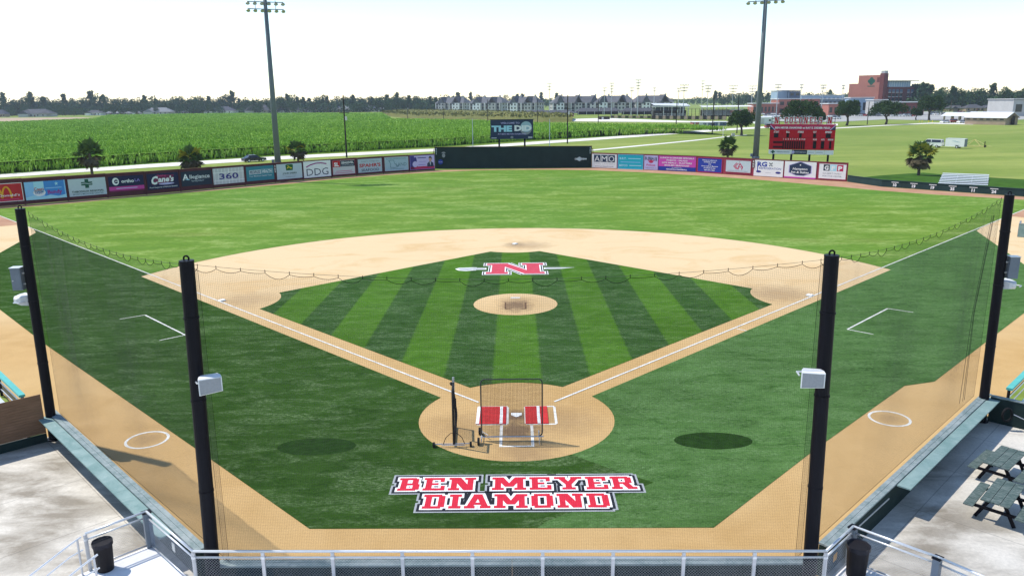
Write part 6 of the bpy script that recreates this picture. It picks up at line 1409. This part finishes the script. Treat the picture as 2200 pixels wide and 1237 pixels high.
# ---- low campus buildings
def block(px0, px1, base, top, D, label, mat, roofm='concrete white', wins=0, storeys=1, rz=0.0, wmat='glass dark'):
    a, b = gp(px0, base), gp(px1, base); b.y = a.y; P = (a+b)/2; L = (gy(px1, P.y)-gy(px0, P.y)).length; P = gy((px0+px1)/2, P.y); H = ht(P, top)
    t = thing('campus_building', label, 'building', P+Vector((0, D/2, 0)), rz)
    MB().box((0, 0, H/2-.2), (L, D, H-.4)).build('wall', MATS[mat], t); MB().box((0, 0, H+.05), (L+1, D+1, .5)).build('roof', MATS[roofm], t)
    for s in range(storeys):
        for i in range(wins):
            MB().box((-L/2+L*(i+.5)/wins, -D/2-.04, (H-1)*(s+.5)/storeys+.3), (L/wins*.55, .1, (H-1)/storeys*.5)).build('window', MATS[wmat], t)
    return t
block(1668, 1693, 244, 195, 16, 'pale blue box of the arts block left of the brick tower', 'blue panel', 'blue panel', 3, 5, wmat='blue panel'); block(1693.5, 1717, 244, 195, 16, 'dark blue box joined to the pale one', 'blue dark', 'blue dark', 2, 4)
block(1672, 1760, 246, 212.5, 18, 'brick block with a white roof edge in front of the blue boxes', 'brick red', 'concrete white', 6, 2); block(1720, 1812, 241, 205, 14, 'long pale roofed hall left of the brick tower', 'blue panel', 'concrete white', 10, 2); block(1760, 1815, 245, 213, 14, 'grey glazed entrance block between the halls', 'cabinet grey', 'concrete white', 6, 2)
block(1618, 1672, 247, 222.5, 14, 'low white-fronted brick building with a row of openings', 'brick red', 'concrete white', 7, 1); block(1780, 1822, 249, 223, 14, 'small brick building with white roof below the tower', 'brick red', 'concrete white', 4, 1); block(1826, 1875, 247, 210, 10, 'white-clad annex at the foot of the brick tower', 'blue panel', 'concrete white', 4, 1); block(1876, 1905, 248, 215, 12, 'cream annex right of the white-clad one', 'siding', 'concrete white', 3, 1); block(1905, 1985, 248, 220, 14, 'long brown low building under the glass wing', 'brick dark', 'concrete white', 9, 1); block(2176, 2300, 250, 213, 26, 'big blank cream building at the right edge beyond the brick shed', 'siding', 'siding', 5, 1)
# ---- brick shed with metal roof and open carport
a = gp(2095, 268); P = gp(2128, 267.5); t = thing('brick_shed', 'long brick shed with a bright metal roof at the far side of the right lawn', 'shed', P, R(-60)); k_ = (P-CAM).dot(_f)/FOC
L, D, hw = 17.5, 9.5, 2.9
MB().box((0, 0, hw/2), (L, D, hw)).build('wall', MATS['brick tan'], t); mb = MB(); gable(mb, 0, 0, L, D, hw, 2.5, 'x', .6); mb.build('roof', MATS['metal roof'], t)
MB().add([(L/2+.63, -D/2-.4, hw), (L/2+.63, D/2+.4, hw), (L/2+.63, 0, hw+2.3)], [(0, 1, 2)]).build('gable_face', MATS['brick tan shaded'], t); MB().box((L/2+.66, 0, 1.9), (.1, 2.2, 3.8)).build('door', MATS['timber dark'], t)  # gable end in a dimmed brick tan, its shade put into the colour
for i in range(6): MB().box((-L*.42+i*L*.165, -D/2-.03, 2.3), (1.6, .06, .5)).build('window', MATS['glass dark'], t)
P = gp(2058, 262.5); t = thing('carport', 'open carport with a pale metal roof on brick piers beside the brick shed', 'carport', P, R(-60)); L, D, hw = 11.5, 8, 2.9
mb = MB(); gable(mb, 0, 0, L, D, hw, 1.7, 'x', .6); mb.build('roof', MATS['metal roof'], t)
for x in (-.42, -.1, .22, .46):
    for y in (-.45, .45): MB().box((x*L, y*D, hw/2), (.6, .6, hw)).build('pier', MATS['brick tan'], t)
for i, px in enumerate((1975, 1981, 1995, 2003)):
    p = gp(px, 263.5+i*.2); t = thing('bollard', 'yellow bollard beside the path in front of the tall oak', 'bollard', p, 0, 'yellow bollards by the path'); MB().lathe([(.14, 0), (.14, 1.15), (.09, 1.25)], 8).build('post', MATS['bollard'], t); MB().lathe([(.2, 0), (.2, .06)], 8).build('base', MATS['concrete white'], t)
# ---- utility poles
def util(px, base, top, label, arms=1, r=.17):
    p = gp(px, base); H = ht(p, top); t = thing('utility_pole', label, 'pole', p, 0, 'dark wooden utility poles'); MB().tube([(0, 0, -.1), (0, 0, H)], [r*1.15, r*.8], 8).build('shaft', MATS['timber dark'], t)
    for k in range(arms): MB().beam((-1.1, 0, H*(.72 if arms == 1 else .95)-.9*k), (1.1, 0, H*(.72 if arms == 1 else .95)-.9*k), .12, .12).build('crossarm', MATS['timber dark'], t)
    MB().lathe([(.25, 0), (.25, .9)], 8, (.35, 0, H*.6)).build('transformer', MATS['galv'], t)
    return p, H
ut = [util(*a) for a in ((745, 338.5, 205, 'nearest dark utility pole, at the cane edge beside the road'), (953, 260, 212, 'dark pole standing in front of the end apartment block'), (1048, 263, 214, 'dark pole in front of the second apartment block'), (1155, 268, 214, 'dark pole in front of the red-brick wall'), (1219, 308.5, 205, 'dark pole at the bend of the road right of the welcome board'), (1285, 272, 215, 'dark pole beside the black box shed'), (1452, 283, 214, 'dark pole in front of the screened fence'), (1530, 289, 201, 'tall dark pole left of the navy shed'), (1583, 287, 201, 'tall dark pole in the crown of the roadside oak'), (824, 253, 222, 'short pole at the foot of the berm'), (876, 255, 221, 'short pole in the middle of the berm'), (1863, 268, 219, 'thin dark pole left of the wide leaning oak'))]
# ---- far sports floodlights
def flood(px, base, top, wpx, rows, label):
    p = gp(px, base); H = ht(p, top); k_ = (p-CAM).dot(_f)/FOC; w_ = wpx*k_; t = thing('sports_floodlight', label, 'light tower', p, 0, 'pale far sports floodlights')
    MB().tube([(0, 0, -.1), (0, 0, H)], [.30, .16], 7).build('shaft', MATS['pole pale'], t)
    for r in range(rows):
        z = H-r*4.2*k_*1.4; ww = w_*(1-.14*r); MB().beam((-ww/2, 0, z), (ww/2, 0, z), .2, .2).build('crossarm', MATS['pole pale'], t)
        n = 6
        for i in range(n): MB().box((-ww/2+ww*i/(n-1), -.3, z+.3), (ww/n*.62, .5, .55), 0, Matrix.Rotation(R(35), 3, 'X')).build('lamp', MATS['galv'], t)
FL = [(1180, 250, 181, 9, 3), (1298, 248, 190, 8, 2), (1313, 253, 180, 9, 4), (1356, 250, 190, 9, 2), (1369, 254, 173, 11, 4), (1404, 250, 190, 6, 2), (1456, 250, 191, 8, 2), (1467, 256, 184, 17, 3), (1507, 240, 175, 8, 4), (1518, 256, 185.5, 13, 3), (1572, 246, 185.5, 17, 3), (1613, 246, 186, 16, 3), (1667, 255, 183, 13, 2), (1717, 250, 183.5, 7, 2), (1763, 255, 184.5, 12, 2), (1806, 252, 185, 6, 2)]
WH = ['by the end of the red-brick wall', 'left of the twin poles by the black shed', 'right of the twin poles by the black shed', 'left of the tallest mast before the apartments', 'tallest mast before the apartments', 'small mast beside the grandstand roof', 'small mast over the grandstand roof', 'wide-armed mast at the right end of the grandstand', 'slim far mast behind the canopy stand', 'mast beside the tall dark pole', 'wide-armed mast over the roadside oak', 'wide-armed mast left of the big grey tower', 'mast in front of the pale blue box', 'mast over the dark blue box', 'mast over the brick block', 'small mast touching the brick tower']
for a, wv in zip(FL, WH): flood(*a, 'pale sports floodlight, ' + wv)
# ---- vehicles
def car(name, label, cat, P, rz, body, L=4.7, Wd=1.82, H=1.45, kind='sedan', grp=None, simple=False):
    t = thing(name, label, cat, P, rz, grp)
    if kind == 'sedan': prof = [(-.5, .18), (-.5, .52), (-.47, .60), (-.30, .64), (.20, .62), (.45, .54), (.5, .44), (.5, .18)]; cab = [(-.40, .63), (-.24, .97), (-.18, 1.0), (.06, 1.0), (.24, .62)]
    elif kind == 'suv': prof = [(-.5, .2), (-.5, .62), (-.47, .66), (.22, .66), (.46, .60), (.5, .48), (.5, .2)]; cab = [(-.49, .65), (-.47, .97), (-.44, 1.0), (.06, 1.0), (.12, .97), (.23, .66)]
    ww = Wd/2; mb = MB(); n = len(prof)
    for s, k_ in ((-1, .97), (-1, 1), (1, 1), (1, .97)):
        mb.v += [(x*L, s*ww*k_*(1 if abs(x) < .45 else .93), z*H) for x, z in prof]
    mb.f = [tuple(range(n))[::-1], tuple(3*n+i for i in range(n))]+[(r*n+i, r*n+(i+1) % n, (r+1)*n+(i+1) % n, (r+1)*n+i) for r in range(3) for i in range(n)]; mb.mi = [0]*len(mb.f); mb.build('body', MATS[body], t)
    nc = len(cab); mb = MB(); mb.v = [(x*L, s*ww*(.92 if z < .8 else .72), z*H) for s in (-1, 1) for x, z in cab]; mb.f = [tuple(range(nc))[::-1], tuple(nc+i for i in range(nc))]+[(i, i+1, nc+i+1, nc+i) for i in range(nc-1)]; mb.mi = [0]*len(mb.f); cb = mb.build('cabin', MATS['glass dark'], t)
    zt_ = H*1.002; xs = [x for x, z in cab if z > .96]; MB().box(((min(xs)+max(xs))/2*L, 0, zt_), ((max(xs)-min(xs))*L*1.04, ww*1.46, .05)).build('roof', MATS[body], t)
    if not simple:
        for s in (-1, 1):
            for xa, za, xb, zb_ in ((cab[0][0]+.02, .64, cab[1][0]+.01, .98), (-.08, .64, -.07, .98), (cab[-1][0]-.02, .64, cab[-2][0], .98)): MB().beam((xa*L, s*ww*.925, za*H), (xb*L, s*ww*.725, zb_*H), .10, .06).build('pillar', MATS[body], t)
    for x in (-.31, .32):
        for s in (-1, 1):
            w_ = MB().tube([(x*L, s*(ww-.20), .32), (x*L, s*(ww+.01), .32)], .32, 12 if not simple else 8).build('wheel', MATS['rubber'], t)
            if not simple: MB().tube([(x*L, s*(ww+.012), .32), (x*L, s*(ww+.03), .32)], .19, 10).build('rim', MATS['galv bright'], w_)
    if not simple:
        for s in (-1, 1): MB().box((.49*L, s*ww*.66, .50*H), (.08, .36, .13)).build('headlight', MATS['sign white'], t); MB().box((-.495*L, s*ww*.7, .52*H), (.05, .30, .14)).build('taillight', MATS['brick dark'], t)
    return t
M('car black', (.012, .016, .030), .25, .05, 1, spec=.5); M('car white', (.78, .78, .77), .3, .04, 1, spec=.5); M('car silver', (.50, .52, .54), .3, .05, 1, spec=.5, metal=.3); M('car red', (.32, .03, .03), .3, .05, 1, spec=.5); M('car grey', (.16, .17, .19), .3, .05, 1, spec=.5)
pc = gp(546, 347.5); rd = (gp(640, 338.5)-gp(460, 350)).normalized(); car('parked_car', 'shiny black sedan on the white road behind the mesh banner', 'car', pc, math.atan2(rd.y, rd.x), 'car black', 5.0)
P = gp(1998, 316.5); rzv = R(-30)+math.pi
rdv = (gp(2055, 318.5)-gp(1998, 316.5)).normalized(); rzv = math.atan2(-rdv.y, -rdv.x)
car('utility_vehicle', 'white four-door utility vehicle towing the box trailer on the lawn', 'car', P, rzv, 'car white', 5.9, 2.0, 1.95, 'suv')
P = gp(2053, 318.5); t = thing('box_trailer', 'white box trailer hitched behind the utility vehicle on the lawn', 'trailer', P, rzv)
MB().box((0, 0, 1.35), (4.3, 2.0, 1.9)).build('box', MATS['car white'], t); MB().box((-2.16, 0, 1.35), (.04, 1.9, 1.8)).build('rear_door', MATS['cabinet grey'], t); MB().box((0, 0, 2.32), (4.34, 2.04, .05)).build('roof', MATS['metal roof'], t); MB().beam((2.1, 0, .5), (3.1, 0, .45), .12, .1).build('drawbar', MATS['black steel'], t)
for s in (-1, 1):
    w_ = MB().tube([(-.55, s*.85, .34), (-.55, s*1.06, .34)], .34, 12).build('wheel', MATS['rubber'], t); MB().tube([(-.55, s*1.065, .34), (-.55, s*1.08, .34)], .2, 10).build('rim', MATS['galv bright'], w_); MB().box((-.55, s*1.0, .74), (.9, .16, .06)).build('mudguard', MATS['black steel'], t)
for k in range(3): MB().box((.2-.5*k, 1.012, 1.75-.12*k), (.9, .01, .07)).build('side_print', MATS['steelblue'], t)
P = gp(2092, 316.5); t = thing('frame_trailer', 'pale yellow triangular truss frame lying behind the box trailer', 'frame', P, rzv)
Lf = 4.6
for a, b in (((-Lf/2, -.6, .4), (Lf/2+1.2, -.6, .4)), ((-Lf/2, .6, .4), (Lf/2+1.2, .6, .4)), ((-Lf/2, 0, .15), (Lf/2, 0, .15)), ((0, 0, 1.9), (-1.5, -.6, .4)), ((0, 0, 1.9), (1.6, -.6, .4)), ((0, 0, 1.9), (-1.6, .6, .4)), ((0, 0, 1.9), (2.9, .2, .4)), ((0, 0, 1.9), (-2.6, .0, .7))): MB().beam(a, b, .10, .10).build('truss_bar', MATS['yellow steel'], t)
w_ = MB().tube([(-2.3, -.75, .3), (-2.3, -.6, .3)], .3, 10).build('wheel', MATS['rubber'], t); MB().tube([(-2.4, .1, .0), (-2.4, .1, 1.5)], .09, 7).build('jack_post', MATS['black steel'], t); MB().beam((-2.6, 0, .35), (-4.0, 0, .35), .1, .08).build('drawbar', MATS['yellow steel'], t)
# ---- cars in the far car parks
cp = {}
for nm, kd in (('car white', 'sedan'), ('car silver', 'suv'), ('car grey', 'sedan'), ('car red', 'suv')):
    lab = {'car white': 'white car parked in the campus car park', 'car silver': 'silver car parked in the campus car park', 'car grey': 'grey car parked in the campus car park', 'car red': 'red car parked in the campus car park'}[nm]
    cp[nm] = [car('parked_car', lab, 'car', (0, 0, 0), 0, nm, 4.7, 1.85, 1.5 if kd == 'sedan' else 1.75, kd, 'cars in the campus car park', True), False]
random.seed(4)
def park(px, py, rz):
    nm = random.choice(['car white']*5+['car silver']*3+['car grey']*2+['car red']); p = gp(px, py, .02)
    if not cp[nm][1]: cp[nm][1] = True; cp[nm][0].location = p; cp[nm][0].rotation_euler = (0, 0, rz)
    else: dup(cp[nm][0], p, rz)
for row, (x0, x1, y0, y1, n) in enumerate(((1640, 1690, 247, 247.5, 9), (1642, 1790, 251, 252, 22), (1645, 1800, 255.5, 256, 16), (1840, 1960, 250, 250.5, 16), (1985, 2165, 244, 244.5, 22), (2000, 2060, 247, 248, 7))):
    for i in range(n):
        if random.random() < .2: continue
        park(x0+(x1-x0)*i/(n-1)+random.uniform(-1.5, 1.5), y0+(y1-y0)*i/(n-1), R(90)+random.uniform(-.1, .1)+(math.pi if random.random() < .5 else 0))
for px, py in ((2030, 266), (2046, 265.5), (2066, 266), (2078, 266.5)): park(px, py-1.5, R(200))
park(1655, 275.5, R(10))
# power box and white marker by the path
p = gp(1575, 293.5); t = thing('utility_box', 'small pale utility box at the end of the thin footpath', 'box', p); MB().box((0, 0, .5), (1.0, .8, 1.0)).build('body', MATS['siding'], t); MB().box((0, 0, 1.03), (1.1, .9, .06)).build('lid', MATS['galv'], t)
p = gp(1553, 294.5); t = thing('marker_post', 'thin white post left of the utility box', 'post', p); MB().tube([(0, 0, 0), (0, 0, ht(p, 271))], .06, 6).build('shaft', MATS['siding white'], t); MB().box((0, 0, .03), (.3, .3, .06)).build('foot', MATS['concrete white'], t)
# ---- air
hz = bpy.data.materials.new('haze'); hz.use_nodes = True; n_ = hz.node_tree.nodes; n_.remove(n_['Principled BSDF'])
pv = n_.new('ShaderNodeVolumePrincipled'); pv.inputs['Color'].default_value = (.74, .85, 1.0, 1); pv.inputs['Density'].default_value = .00012; pv.inputs['Anisotropy'].default_value = .2
hz.node_tree.links.new(pv.outputs[0], n_['Material Output'].inputs['Volume'])
o = MB().box((0, 950, 34), (3600, 2300, 70.4)).build('haze', hz); o['kind'] = 'stuff'; tag(o, 'thin bluish summer haze over the far fields', 'haze')
